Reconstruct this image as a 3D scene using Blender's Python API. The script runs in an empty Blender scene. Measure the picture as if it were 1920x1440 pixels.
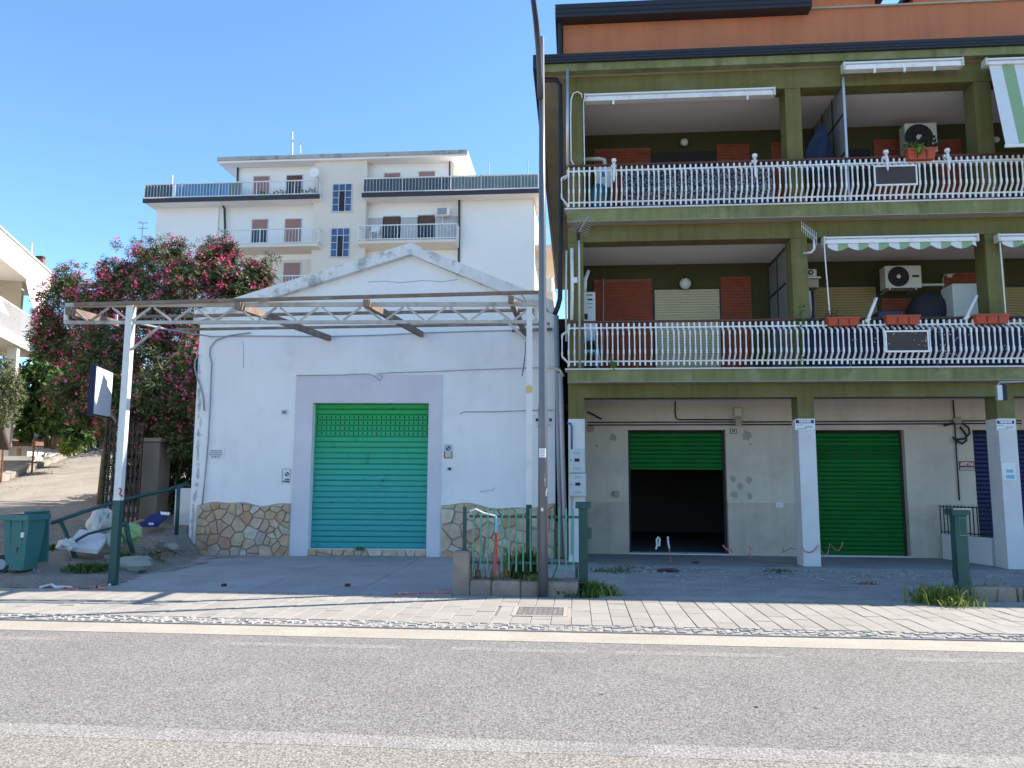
import bpy, bmesh, math, random
from mathutils import Matrix, Vector
from math import radians, sin, cos, pi, tan
R = random.Random(7)
S = bpy.context.scene
COL = S.collection

# ------------------------------------------------------------------ camera, sky, sun, exposure
FPX = 1442.0
PITCH, YAW, ROLL, CAMH = radians(6.97), radians(4.76), radians(0.29), 1.6
_F0 = Vector((-sin(YAW), cos(YAW), 0)); _R0 = Vector((cos(YAW), sin(YAW), 0)); _U0 = Vector((0, 0, 1))
FW = _F0*cos(PITCH) + _U0*sin(PITCH); _U1 = _U0*cos(PITCH) - _F0*sin(PITCH)
RT = _R0*cos(ROLL) + _U1*sin(ROLL); UP = _U1*cos(ROLL) - _R0*sin(ROLL)
CAMP = Vector((0, 0, CAMH))
cam = bpy.data.cameras.new('camera'); camo = bpy.data.objects.new('camera', cam); COL.objects.link(camo)
camo.matrix_world = Matrix(((RT.x, UP.x, -FW.x, 0), (RT.y, UP.y, -FW.y, 0), (RT.z, UP.z, -FW.z, CAMH), (0, 0, 0, 1)))
cam.sensor_width = 36; cam.lens = 36*FPX/1920; cam.clip_start = 0.05; cam.clip_end = 3000
S.camera = camo

SUN_EL, SUN_AZ = radians(41), radians(69)          # azimuth clockwise from +Y
world = bpy.data.worlds.new('World'); S.world = world; world.use_nodes = True
wn = world.node_tree
sky = wn.nodes.new('ShaderNodeTexSky'); sky.sky_type = 'NISHITA'; sky.sun_disc = False
sky.sun_elevation = SUN_EL; sky.sun_rotation = SUN_AZ
sky.air_density = 1.0; sky.dust_density = 0.1; sky.ozone_density = 2.2; sky.altitude = 100
tint = wn.nodes.new('ShaderNodeMix'); tint.data_type = 'RGBA'; tint.blend_type = 'MULTIPLY'; tint.inputs[0].default_value = 1
wn.links.new(sky.outputs[0], tint.inputs[6]); tint.inputs[7].default_value = (.71, .90, 1.0, 1)
bg = wn.nodes['Background']; wn.links.new(tint.outputs[2], bg.inputs[0]); bg.inputs[1].default_value = 0.119
sl = bpy.data.lights.new('sun', 'SUN'); sl.energy = 4.4; sl.angle = radians(0.5); sl.color = (1, 0.90, 0.77)
so = bpy.data.objects.new('sun', sl); COL.objects.link(so)
sd = Vector((sin(SUN_AZ)*cos(SUN_EL), cos(SUN_AZ)*cos(SUN_EL), sin(SUN_EL)))
so.rotation_euler = sd.to_track_quat('Z', 'Y').to_euler(); so.location = (20, 10, 30)
S.view_settings.view_transform = 'Standard'; S.view_settings.look = 'None'
S.view_settings.exposure = 1.36; S.view_settings.gamma = 1; S.view_settings.use_curve_mapping = False

def ray(px, py): return FW + RT*((px-960)/FPX) + UP*((720-py)/FPX)
def gz(px, py, z=0.0):
    d = ray(px, py); return CAMP + d*((z-CAMH)/d.z)
def aty(px, py, y):
    d = ray(px, py); return CAMP + d*(y/d.y)

# ------------------------------------------------------------------ materials
MATS = {}
def M(name, col, rough=0.8, var=0.12, scale=3.0, bump=0.0, bscale=60, metal=0.0, spec=0.3, streak=0.0,
      stain=None, stain_amt=0.0, stain_scale=1.2, rnd=0.0, grain=0.0, gscale=120, col2=None, trans=0.0):
    """noise-varied principled material in world position space; streak = vertical rain marks, stain = patches,
    rnd = per-object value jitter, grain = fine speckle, col2 = second paint colour mixed by noise"""
    if name in MATS: return MATS[name]
    m = bpy.data.materials.new(name); m.use_nodes = True; MATS[name] = m
    n = m.node_tree; L = n.links; b = n.nodes['Principled BSDF']
    b.inputs['Roughness'].default_value = rough; b.inputs['Metallic'].default_value = metal
    b.inputs['Specular IOR Level'].default_value = spec
    if trans: b.inputs['Transmission Weight'].default_value = trans
    geo = n.nodes.new('ShaderNodeNewGeometry'); pos = geo.outputs['Position']
    def noise(sc, det=4, vec=None, r=0.55):
        t = n.nodes.new('ShaderNodeTexNoise'); t.inputs['Scale'].default_value = sc; t.inputs['Detail'].default_value = det
        t.inputs['Roughness'].default_value = r
        L.new(vec or pos, t.inputs['Vector']); return t.outputs['Fac']
    def mapr(v, a, bb, c, d):
        t = n.nodes.new('ShaderNodeMapRange'); t.inputs[1].default_value = a; t.inputs[2].default_value = bb
        t.inputs[3].default_value = c; t.inputs[4].default_value = d; L.new(v, t.inputs[0]); return t.outputs[0]
    def mul(a, k):
        t = n.nodes.new('ShaderNodeVectorMath'); t.operation = 'SCALE'; L.new(a, t.inputs[0]); L.new(k, t.inputs['Scale']); return t.outputs[0]
    def mix(a, c, f):
        t = n.nodes.new('ShaderNodeMix'); t.data_type = 'RGBA'
        L.new(f, t.inputs[0])
        L.new(a, t.inputs[6])
        if isinstance(c, tuple): t.inputs[7].default_value = (*c, 1)
        else: L.new(c, t.inputs[7])
        return t.outputs[2]
    rgb = n.nodes.new('ShaderNodeRGB'); rgb.outputs[0].default_value = (*col, 1); c = rgb.outputs[0]
    if col2: c = mix(c, col2, mapr(noise(scale*0.7), 0.42, 0.62, 0, 1))
    if var: c = mul(c, mapr(noise(scale), 0.25, 0.75, 1-var, 1+var))
    if streak:
        mp = n.nodes.new('ShaderNodeMapping'); mp.inputs['Scale'].default_value = (7, 7, 0.35); L.new(pos, mp.inputs[0])
        c = mul(c, mapr(noise(1.0, 3, mp.outputs[0]), 0.45, 0.8, 1, 1-streak))
    if stain: c = mix(c, stain, mapr(noise(stain_scale, 6, r=0.65), 0.52, 0.72, 0, stain_amt))
    if grain: c = mul(c, mapr(noise(gscale, 2), 0.3, 0.7, 1-grain, 1+grain))
    if rnd:
        oi = n.nodes.new('ShaderNodeObjectInfo'); c = mul(c, mapr(oi.outputs['Random'], 0, 1, 1-rnd, 1+rnd))
    L.new(c, b.inputs['Base Color'])
    if bump:
        bp = n.nodes.new('ShaderNodeBump'); bp.inputs['Strength'].default_value = bump; bp.inputs['Distance'].default_value = 0.02
        L.new(noise(bscale, 3), bp.inputs['Height']); L.new(bp.outputs[0], b.inputs['Normal'])
    m['col'] = list(col)
    return m
def leafmat(name, cols, rough=0.55, trans=0.25):
    m = bpy.data.materials.new(name); m.use_nodes = True; n = m.node_tree; L = n.links; b = n.nodes['Principled BSDF']
    geo = n.nodes.new('ShaderNodeNewGeometry'); cr = n.nodes.new('ShaderNodeValToRGB')
    L.new(geo.outputs['Random Per Island'], cr.inputs[0]); cr.color_ramp.interpolation = 'LINEAR'
    e = cr.color_ramp.elements
    while len(e) < len(cols): e.new(0.5)
    for i, c in enumerate(cols): e[i].position = i/(len(cols)-1); e[i].color = (*c, 1)
    L.new(cr.outputs[0], b.inputs['Base Color']); b.inputs['Roughness'].default_value = rough; b.inputs['Specular IOR Level'].default_value = 0.25
    tr = n.nodes.new('ShaderNodeBsdfTranslucent'); L.new(cr.outputs[0], tr.inputs[0])
    mx = n.nodes.new('ShaderNodeMixShader'); mx.inputs[0].default_value = trans
    L.new(b.outputs[0], mx.inputs[1]); L.new(tr.outputs[0], mx.inputs[2]); L.new(mx.outputs[0], n.nodes['Material Output'].inputs[0])
    return m

# ------------------------------------------------------------------ mesh builder
MW = {}; SP = {}
def tag(o, label=None, cat=None, group=None, kind=None):
    if label: o['label'] = label
    if cat: o['category'] = cat
    if group: o['group'] = group
    if kind: o['kind'] = kind
    return o
def root(name, label, cat, loc=(0, 0, 0), rz=0.0, group=None, space='W', kind=None):
    o = bpy.data.objects.new(name, None); COL.objects.link(o); o.empty_display_size = 0.2
    o.location = loc; o.rotation_euler = (0, 0, rz)
    MW[o.name] = Matrix.Translation(loc) @ Matrix.Rotation(rz, 4, 'Z'); SP[o.name] = space
    return tag(o, label, cat, group, kind)
class MB:
    def __init__(s): s.v = []; s.f = []
    def add(s, vs, fs):
        k = len(s.v); s.v += [Vector(v) for v in vs]; s.f += [tuple(i+k for i in f) for f in fs]; return s
    def box(s, x0, x1, y0, y1, z0, z1):
        if x0 > x1: x0, x1 = x1, x0
        if y0 > y1: y0, y1 = y1, y0
        if z0 > z1: z0, z1 = z1, z0
        return s.add([(x0,y0,z0),(x1,y0,z0),(x1,y1,z0),(x0,y1,z0),(x0,y0,z1),(x1,y0,z1),(x1,y1,z1),(x0,y1,z1)],
                     [(3,2,1,0),(4,5,6,7),(0,1,5,4),(1,2,6,5),(2,3,7,6),(3,0,4,7)])
    def bbox(s, x0, x1, y0, y1, z0, z1, b=0.01):
        """box with chamfered vertical and top edges"""
        def ring(i, z): return [(x0+i+b,y0+i,z),(x1-i-b,y0+i,z),(x1-i,y0+i+b,z),(x1-i,y1-i-b,z),(x1-i-b,y1-i,z),(x0+i+b,y1-i,z),(x0+i,y1-i-b,z),(x0+i,y0+i+b,z)]
        vs = ring(0,z0)+ring(0,z1-b)+ring(b,z1)
        fs = [tuple(range(7,-1,-1)), tuple(range(16,24))]
        for r in (0,8):
            for i in range(8): fs.append((r+i, r+(i+1)%8, r+8+(i+1)%8, r+8+i))
        return s.add(vs, fs)
    def bar(s, p0, p1, w, h=None, up=(0,0,1)):
        h = w if h is None else h
        p0, p1 = Vector(p0), Vector(p1); d = (p1-p0).normalized(); u = Vector(up)
        if abs(d.dot(u)) > 0.98: u = Vector((0,1,0))
        a = d.cross(u).normalized()*(w/2); c = a.cross(d).normalized()*(h/2)
        vs = [p+q for p in (p0,p1) for q in (-a-c, a-c, a+c, -a+c)]
        return s.add(vs, [(0,3,2,1),(4,5,6,7),(0,1,5,4),(1,2,6,5),(2,3,7,6),(3,0,4,7)][::1])
    def tube(s, pts, r, n=8, cap=True):
        pts = [Vector(p) for p in pts]; rs = r if isinstance(r, (list, tuple)) else [r]*len(pts)
        rings = []; prev = None
        for i, p in enumerate(pts):
            d = (pts[min(i+1,len(pts)-1)]-pts[max(i-1,0)]).normalized()
            if prev is None:
                u = Vector((0,0,1)) if abs(d.z) < 0.9 else Vector((1,0,0)); a = d.cross(u).normalized()
            else:
                a = (prev - d*prev.dot(d)).normalized()
            prev = a; b = d.cross(a)
            rings.append([p+(a*cos(2*pi*k/n)+b*sin(2*pi*k/n))*rs[i] for k in range(n)])
        k0 = len(s.v); s.v += [v for rg in rings for v in rg]
        for i in range(len(pts)-1):
            for k in range(n):
                s.f.append((k0+i*n+k, k0+i*n+(k+1)%n, k0+(i+1)*n+(k+1)%n, k0+(i+1)*n+k))
        if cap:
            s.f.append(tuple(k0+k for k in range(n-1,-1,-1))); s.f.append(tuple(k0+(len(pts)-1)*n+k for k in range(n)))
        return s
    def lathe(s, c, prof, n=20, axis='Z', cap=True):
        c = Vector(c); k0 = len(s.v)
        for r, h in prof:
            for k in range(n):
                a = 2*pi*k/n
                s.v.append(c+(Vector((r*cos(a), r*sin(a), h)) if axis == 'Z' else Vector((r*cos(a), h, r*sin(a))) if axis == 'Y' else Vector((h, r*cos(a), r*sin(a)))))
        for i in range(len(prof)-1):
            for k in range(n): s.f.append((k0+i*n+k, k0+i*n+(k+1)%n, k0+(i+1)*n+(k+1)%n, k0+(i+1)*n+k))
        if cap: s.f.append(tuple(k0+k for k in range(n))); s.f.append(tuple(k0+(len(prof)-1)*n+k for k in range(n)))
        return s
    def prism(s, poly, d, off):
        """poly: 3D points (planar), extruded by vector d*off"""
        d = Vector(d)*off; n = len(poly); P = [Vector(p) for p in poly]
        fs = [tuple(range(n)), tuple(range(2*n-1, n-1, -1))]
        for i in range(n): fs.append((i, i+n, (i+1)%n+n, (i+1)%n))
        return s.add(P+[p+d for p in P], fs)
    def blob(s, c, r, seed=0, n=10, m=7, amp=0.18):
        rr = random.Random(seed); c = Vector(c); rx, ry, rz = r
        k0 = len(s.v)
        ph = [(rr.uniform(0,6),rr.uniform(0,6),rr.uniform(0,6)) for _ in range(4)]
        for i in range(m+1):
            t = pi*i/m
            for k in range(n):
                a = 2*pi*k/n
                q = 1+amp*(sin(3*a+ph[0][0]+2*t)*sin(2*t+ph[1][0])+0.6*sin(5*a+ph[2][0]-3*t)+rr.uniform(-.3,.3))
                s.v.append(c+Vector((rx*sin(t)*cos(a)*q, ry*sin(t)*sin(a)*q, rz*cos(t)*(q if 0<i<m else 1))))
        for i in range(m):
            for k in range(n): s.f.append((k0+i*n+k, k0+(i+1)*n+k, k0+(i+1)*n+(k+1)%n, k0+i*n+(k+1)%n))
        return s
    def mesh(s, name, mat, M0=None, smooth=False):
        me = bpy.data.meshes.new(name)
        vs = s.v if M0 is None else [M0 @ v for v in s.v]
        me.from_pydata([tuple(v) for v in vs], [], s.f)
        bm = bmesh.new(); bm.from_mesh(me); bmesh.ops.recalc_face_normals(bm, faces=bm.faces); bm.to_mesh(me); bm.free()
        for m in (mat if isinstance(mat, (list, tuple)) else [mat]): me.materials.append(m)
        if smooth:
            me.polygons.foreach_set('use_smooth', [True]*len(me.polygons))
        me.update(); return me
    def build(s, name, mat, parent=None, smooth=False, kind=None, label=None, space=None):
        if parent is not None:
            W = MW[parent.name]; sp = space or SP[parent.name]
            me = s.mesh(name, mat, W.inverted() if sp == 'W' else None, smooth)
            o = bpy.data.objects.new(name, me); COL.objects.link(o); o.parent = parent
            MW[o.name] = W; SP[o.name] = SP[parent.name]
        else:
            xs = [v.x for v in s.v]; ys = [v.y for v in s.v]; zs = [v.z for v in s.v]
            og = Vector(((min(xs)+max(xs))/2, (min(ys)+max(ys))/2, min(zs)))
            me = s.mesh(name, mat, Matrix.Translation(-og), smooth)
            o = bpy.data.objects.new(name, me); COL.objects.link(o); o.location = og
            MW[o.name] = Matrix.Translation(og); SP[o.name] = 'W'
        return tag(o, label, kind=kind)
def inst(me, name, parent, loc, rot=(0,0,0), scale=None):
    o = bpy.data.objects.new(name, me); COL.objects.link(o); o.parent = parent
    p = Vector(loc)
    if SP[parent.name] == 'W': p = MW[parent.name].inverted() @ p
    o.location = p; o.rotation_euler = rot
    if scale: o.scale = scale
    MW[o.name] = MW[parent.name]; SP[o.name] = SP[parent.name]
    return o
def text(s, size, mat, parent, loc, rot=(pi/2,0,0), align='CENTER', wide=1.0, bold=0.0, name='lettering'):
    cu = bpy.data.curves.new('t', 'FONT'); cu.body = s; cu.size = size; cu.align_x = align; cu.align_y = 'CENTER'; cu.resolution_u = 2
    cu.offset = bold
    to = bpy.data.objects.new('t', cu); COL.objects.link(to)
    dg = bpy.context.evaluated_depsgraph_get(); me = bpy.data.meshes.new_from_object(to.evaluated_get(dg))
    bpy.data.objects.remove(to); bpy.data.curves.remove(cu)
    me.materials.clear(); me.materials.append(mat); me.name = name
    o = inst(me, name, parent, loc, rot); o.scale = (wide, 1, 1); return o

# palette
m_asph = M('asphalt', (.212,.206,.197), .9, .08, 1.2, .6, 70, grain=.5, gscale=58, spec=.15, stain=(.240,.231,.218), stain_amt=.7, stain_scale=.4)
m_asph2 = M('asphalt_near_lane', (.258,.242,.218), .9, .06, .7, .6, 70, grain=.5, gscale=58, spec=.15)
m_lot = M('old_asphalt', (.31,.295,.29), .95, .22, 1.6, .8, 45, stain=(.43,.41,.40), stain_amt=.55, stain_scale=1.1, grain=.3, gscale=40)
m_gut = M('gutter_concrete', (.37,.338,.292), .9, .12, 1.5, .4, 90, grain=.18, gscale=60)
m_line = M('worn_road_paint', (.282,.27,.252), .9, .08, 2, .6, 70, stain=(.212,.206,.197), stain_amt=1.0, stain_scale=1.6, grain=.46, gscale=58, spec=.15)
m_line2 = M('nearly_gone_road_paint', (.262,.254,.242), .9, .08, 2, .6, 70, stain=(.212,.206,.197), stain_amt=1.0, stain_scale=1.6, grain=.48, gscale=58, spec=.15)
m_slab = M('paving_slab', (.305,.292,.268), .85, .08, 2.2, .3, 90, rnd=.07, grain=.12, gscale=70, stain=(.27,.25,.235), stain_amt=.4, stain_scale=1.3)
m_bed = M('joint_sand', (.20,.185,.17), .95, .15, 8)
m_kstone = M('kerb_stone', (.345,.325,.30), .85, .15, 9, .3, 60, stain=(.27,.255,.24), stain_amt=.5, stain_scale=8)
m_drive = M('driveway_concrete', (.335,.325,.325), .85, .13, 1.1, .3, 60, stain=(.22,.215,.215), stain_amt=.6, stain_scale=.9, grain=.1, gscale=50, rnd=.05)
m_dirt = M('dirt', (.23,.205,.175), .95, .2, 2.5, 1.0, 25, stain=(.13,.11,.09), stain_amt=.6, stain_scale=1.6, grain=.3, gscale=30)
m_ramp = M('alley_concrete', (.30,.275,.245), .95, .15, 1.2, .6, 30, stain=(.17,.15,.13), stain_amt=.5, stain_scale=1.0, grain=.15, gscale=30)
m_white = M('white_plaster', (.83,.81,.81), .9, .05, .8, .12, 40, streak=.035, stain=(.62,.61,.62), stain_amt=.48, stain_scale=1.1)
m_surr = M('grey_plaster', (.66,.62,.67), .9, .07, 1.4, .12, 40, streak=.02)
m_cop = M('mossy_coping', (.74,.72,.71), .9, .1, 3, .3, 40, stain=(.13,.16,.155), stain_amt=.85, stain_scale=3.2, streak=.1)
m_mortar = M('mortar', (.42,.36,.30), .95, .1, 5, .4, 50)
m_green = M('olive_plaster', (.155,.138,.05), .9, .14, 1.1, .15, 50, streak=.28, stain=(.19,.185,.095), stain_amt=.75, stain_scale=1.1, grain=.06, gscale=30)
m_rear = M('recess_shade_green_wall', (.062,.06,.024), .9, .1, 1.3, .15, 50, streak=.1)  # green darkened in the base colour to hold the shade of the balcony recess
m_sage = M('sage_plaster', (.205,.212,.09), .9, .16, 1.2, .15, 50, streak=.4, stain=(.32,.30,.18), stain_amt=.8, stain_scale=1.7)
m_soff = M('bare_soffit', (.37,.33,.26), .9, .12, 1.5, .15, 40, stain=(.24,.2,.16), stain_amt=.5)
m_ceil = M('ceiling_paint', (.72,.69,.68), .9, .05, 1)
m_ground_wall = M('portico_plaster', (.62,.53,.44), .9, .08, 1.0, .2, 35, stain=(.36,.335,.30), stain_amt=.5, stain_scale=1.3, streak=.08)
m_plinth = M('portico_plinth', (.55,.455,.375), .9, .12, 1.6, .25, 35, stain=(.27,.25,.23), stain_amt=.6, stain_scale=1.8, streak=.18)
m_pwhite = M('pillar_whitewash', (.66,.63,.63), .9, .06, 1.2, .2, 35, stain=(.48,.48,.49), stain_amt=.5, stain_scale=2)
m_orange = M('terracotta_plaster', (.50,.175,.085), .9, .08, .8, .15, 40, streak=.14, stain=(.34,.15,.09), stain_amt=.5)
m_gutter = M('dark_gutter', (.022,.021,.028), .45, .1, 2, spec=.4)
m_black = M('dark_pipe', (.02,.019,.022), .5, .1, 3)
m_brick = M('red_brick', (.26,.065,.035), .9, .2, 6, .3, 60)
m_brickmort = M('brick_joint', (.2,.11,.085), .95, .1, 6)
m_rail = M('white_railing_paint', (.78,.76,.75), .5, .06, 5, stain=(.42,.33,.26), stain_amt=.4, stain_scale=6, rnd=.06)
m_brown = M('brown_handrail', (.10,.035,.025), .5, .1, 4)
m_sg = M('green_shutter', (.006,.13,.022), .6, .15, 1.5, spec=.15, stain=(.010,.105,.028), stain_amt=.5)
m_sb = M('blue_shutter', (.012,.02,.09), .5, .1, 2)
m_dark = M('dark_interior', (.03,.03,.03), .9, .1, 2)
m_floor = M('tile_floor', (.25,.22,.2), .7, .1, 2)
m_plat = M('portico_floor', (.24,.235,.235), .85, .1, 1.5, .2, 50, stain=(.17,.165,.16), stain_amt=.4)
m_steel = M('weathered_steel', (.43,.41,.385), .65, .2, 4, .2, 60, stain=(.17,.09,.055), stain_amt=.8, stain_scale=2.3)
m_rust = M('rusty_steel', (.20,.145,.115), .8, .25, 5, .2, 60, stain=(.33,.30,.27), stain_amt=.7, stain_scale=3)
m_postw = M('white_post_paint', (.66,.66,.66), .6, .07, 3, stain=(.35,.25,.18), stain_amt=.4, stain_scale=3)
m_postg = M('dark_green_paint', (.014,.062,.06), .45, .15, 3, spec=.4, stain=(.05,.11,.1), stain_amt=.4)
m_barg = M('green_bar_paint', (.07,.28,.19), .5, .15, 4, spec=.4)
m_lamp = M('lamp_pole_paint', (.12,.125,.145), .32, .1, 2, metal=.2, spec=.7)
m_lampd = M('lamp_arm_paint', (.05,.05,.065), .4, .1, 2, spec=.5)
m_lwall = M('low_wall_concrete', (.30,.235,.195), .95, .2, 4, .6, 30, stain=(.16,.14,.12), stain_amt=.7, stain_scale=2.5)
m_grey = M('grey_conduit', (.30,.32,.36), .6, .1, 4)
m_cable = M('black_cable', (.03,.028,.028), .6, .1, 5)
m_plastic = M('meter_box_grey', (.50,.53,.53), .55, .04, 2)
m_ink = M('dark_ink', (.03,.03,.04), .7, 0)
m_paper = M('paper_white', (.72,.73,.74), .7, .03, 4)
m_blueink = M('poster_blue', (.02,.03,.16), .6, 0)
m_signblue = M('sign_blue', (.02,.06,.28), .5, 0)
m_red = M('sign_red', (.42,.02,.02), .6, .05, 5)
m_cream = M('cream_enamel', (.55,.55,.48), .5, .04, 3)
m_terra = M('terracotta_plastic', (.42,.075,.035), .6, .1, 5)
m_blindc = M('cream_blind', (.52,.46,.31), .7, .05, 2)
m_blindt = M('tan_blind', (.36,.27,.12), .7, .05, 2)
m_glass = M('dark_glass', (.03,.035,.045), .12, 0, spec=.6)
m_bluepl = M('pale_blue_plastic', (.18,.45,.60), .5, .05, 3)
m_iron = M('dark_iron', (.035,.03,.03), .6, .2, 5)
m_alu = M('aluminium', (.5,.51,.52), .4, .05, 3, metal=.6)

# ------------------------------------------------------------------ ground, road, pavement
def sheet(name, x0, x1, y0, y1, z, mat, kind='structure', nx=1, ny=1, parent=None):
    mb = MB(); 
    for i in range(nx+1):
        for j in range(ny+1): mb.v.append(Vector((x0+(x1-x0)*i/nx, y0+(y1-y0)*j/ny, z)))
    for i in range(nx):
        for j in range(ny): a = i*(ny+1)+j; mb.f.append((a, a+ny+1, a+ny+2, a+1))
    return mb.build(name, mat, parent, kind=kind)
m_earth = M('earth', (.2,.18,.15), .95, .2, .3)
sheet('ground', -900, 900, -900, 1200, -0.35, m_earth)
RZ = -0.024
sheet('road', -90, 90, -9, 7.93, RZ, m_asph)
def slabbox(name, x0, x1, y0, y1, z0, z1, mat, kind='structure', parent=None):
    return MB().box(x0, x1, y0, y1, z0, z1).build(name, mat, parent, kind=kind)
rd = bpy.data.objects['road']
sheet('near_lane', -90, 90, -9, 4.86, RZ+.0013, m_asph2, kind=None, parent=rd)
sheet('centre_line', -90, 90, 4.80, 5.02, RZ+.0026, m_line, kind=None, parent=rd)
for x0, x1 in ((-6.2,-5.2),(-3.6,-1.7),(-1.2,0.1),(0.35,1.9),(2.9,5.0),(-9.5,-7.8),(6,8)):
    sheet('edge_line', x0, x1, 7.47, 7.62, RZ+.0012, m_line2, kind=None, parent=rd)
m_oil = M('oil_spot', (.06,.058,.055), .6, .2, 9)
rq = random.Random(12)
for px, py, q in ((1128,1302,.022),(1418,1326,.03),(1530,1328,.018)):
    c = gz(px, py, RZ); P = [(c.x+q*rq.uniform(.5,1.2)*cos(a), c.y+q*rq.uniform(.5,1.2)*sin(a)*.7, RZ+.003) for a in [k*pi/4 for k in range(8)]]
    MB().add(P, [tuple(range(8))]).build('oil_spot', m_oil, rd)
slabbox('gutter', -90, 90, 7.93, 8.42, -.3, RZ+.004, m_gut)
sheet('near_pavement', -90, 90, -60, -9, RZ+.12, m_gut)
# kerb: rough stones set in a strip
kb = slabbox('kerb', -90, 90, 8.42, 8.74, -.3, -.006, M('kerb_mortar', (.30,.28,.26), .9, .2, 12, .4, 50))
mb = MB(); rr = random.Random(3)
x = -14.0
while x < 11:
    y = 8.43
    while y < 8.72:
        w = rr.uniform(.06,.12); d = rr.uniform(.05,.1); q = .004
        if y + d > 8.735: d = 8.735-y
        h = rr.uniform(-.004,.010)
        if rr.random() < .9: mb.add([(x+q,y+q,-.02),(x+w-q,y+q,-.02),(x+w-q,y+d-q,-.02),(x+q,y+d-q,-.02),
               (x+q+.012,y+q+.01,h),(x+w-q-.012,y+q+.012,h+rr.uniform(-.006,.006)),(x+w-q-.01,y+d-q-.01,h+rr.uniform(-.006,.006)),(x+q+.01,y+d-q-.012,h)],
               [(4,5,6,7),(0,1,5,4),(1,2,6,5),(2,3,7,6),(3,0,4,7)])
        y += d
    x += .085
mb.build('kerb_stones', m_kstone, kb, kind='stuff')
# pavement of slabs
pv = slabbox('pavement', -90, 90, 8.74, 10.72, -.3, -.016, m_bed)
PW, PL = .2285, .448
slab_me = []
for k in range(4):
    mb = MB(); mb.bbox(-PW/2+.003, PW/2-.003, -PL/2+.003, PL/2-.003, -.03, 0, .004); slab_me.append(mb.mesh('paving_slab', m_slab))
MAN = (-.72, -.16, 9.28, 9.86)     # utility cover opening
cells = []
for i in range(-58, 50):
    xc = i*PW+.05
    y = 8.75 - (i % 3)*PL/3
    while y < 10.70:
        y0, y1 = max(y, 8.75), min(y+PL, 10.70)
        if xc+PW/2 > MAN[0]-.05 and xc-PW/2 < MAN[1]+.05 and y1 > MAN[2]-.05 and y0 < MAN[3]+.05:      # cut round the cover
            if y0 < MAN[2]-.09: cells.append((xc, y0, MAN[2]-.051))
            if y1 > MAN[3]+.09: cells.append((xc, MAN[3]+.051, y1))
        elif y1-y0 > .04: cells.append((xc, y0, y1))
        y += PL
def vis(c): return abs((c[0]+.083*c[1])/c[1]) < .70 and True
near = sorted([c for c in cells if vis(c)], key=lambda c: c[0]**2+c[1]**2)
far = near[299:] + [c for c in cells if abs((c[0]+.083*c[1])/c[1]) >= .70]
for xc, y0, y1 in near[:299]:
    o = inst(slab_me[R.randrange(4)], 'paving_slab', pv, (xc, (y0+y1)/2, R.uniform(-.003,.003)), (R.uniform(-.006,.006), R.uniform(-.008,.008), 0), (1, (y1-y0)/PL, 1))
mb = MB()
for xc, y0, y1 in far: mb.box(xc-PW/2+.003, xc+PW/2-.003, y0+.003, y1-.003, -.03, R.uniform(-.003,.003))
mb.build('paving_slabs', m_slab, pv, kind='stuff')
# utility cover
mc = root('utility_cover', 'rectangular textured grey utility cover set in the pavement below the street lamp', 'utility cover', ((MAN[0]+MAN[1])/2, (MAN[2]+MAN[3])/2, 0))
mb = MB()
mb.box(MAN[0]-.05, MAN[1]+.05, MAN[2]-.05, MAN[2], -.03, .004).box(MAN[0]-.05, MAN[1]+.05, MAN[3], MAN[3]+.05, -.03, .004)
mb.box(MAN[0]-.05, MAN[0], MAN[2], MAN[3], -.03, .004).box(MAN[1], MAN[1]+.05, MAN[2], MAN[3], -.03, .004).build('frame', m_gut, mc)
for xa, xb in ((MAN[0]-.22, MAN[0]-.052), (MAN[1]+.052, MAN[1]+.22)): MB().box(xa, xb, MAN[2]-.05, MAN[3]+.05, -.03, -.004).build('concrete_surround', m_slab, mc)
m_cov = M('cover_iron', (.17,.145,.135), .7, .25, 30, .4, 80)
MB().box(MAN[0]+.004, MAN[1]-.004, MAN[2]+.004, MAN[3]-.004, -.03, -.002).build('cover', m_cov, mc)
mb = MB()
for i in range(9):
    for j in range(8):
        cx = MAN[0]+.035+i*.06; cy = MAN[2]+.035+j*.07
        if R.random() < .85: mb.bar((cx-.02, cy-.012, .0), (cx+.02, cy+.012*R.choice((-1,1)), .0), .016, .010)
mb.build('raised_tread', M('tread_metal', (.36,.34,.33), .7, .2, 20), mc, kind='stuff')

# driveway panels
GPH = radians(2.9); GO = Vector((-4.2, 15.72, 0))
GM = Matrix.Translation(GO) @ Matrix.Rotation(GPH, 4, 'Z'); GI = GM.inverted()
def G(x, y, z): return GM @ Vector((x, y, z))
def gp(px, py, off=0.0):
    """pixel -> garage-local point on the plane local y = off"""
    n = (GM.to_3x3() @ Vector((0, 1, 0))); p0 = G(0, off, 0); d = ray(px, py)
    return GI @ (CAMP + d*((p0-CAMP).dot(n)/d.dot(n)))
dv = slabbox('driveway', -7.5, -.0, 10.72, 15.9, -.3, -.03, m_bed)
xs = [-7.6+1.5*i for i in range(5)]+[-.02]; ys = [10.73, 11.75, 12.75, 13.75, 14.75, 15.75]
for j in range(5):
    for i in range(5):
        x0, x1 = xs[i]+.006, xs[i+1]-.006; y0, y1 = ys[j]+.006, ys[j+1]-.006
        if x1 > -1.75 and y0 < 12: 
            if x0 < -1.75: x1 = -1.72
            else: continue
        MB().bbox(x0, x1, y0, y1, -.05, R.uniform(-.003,.003), .005).build('concrete_panel', m_drive, dv)
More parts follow.
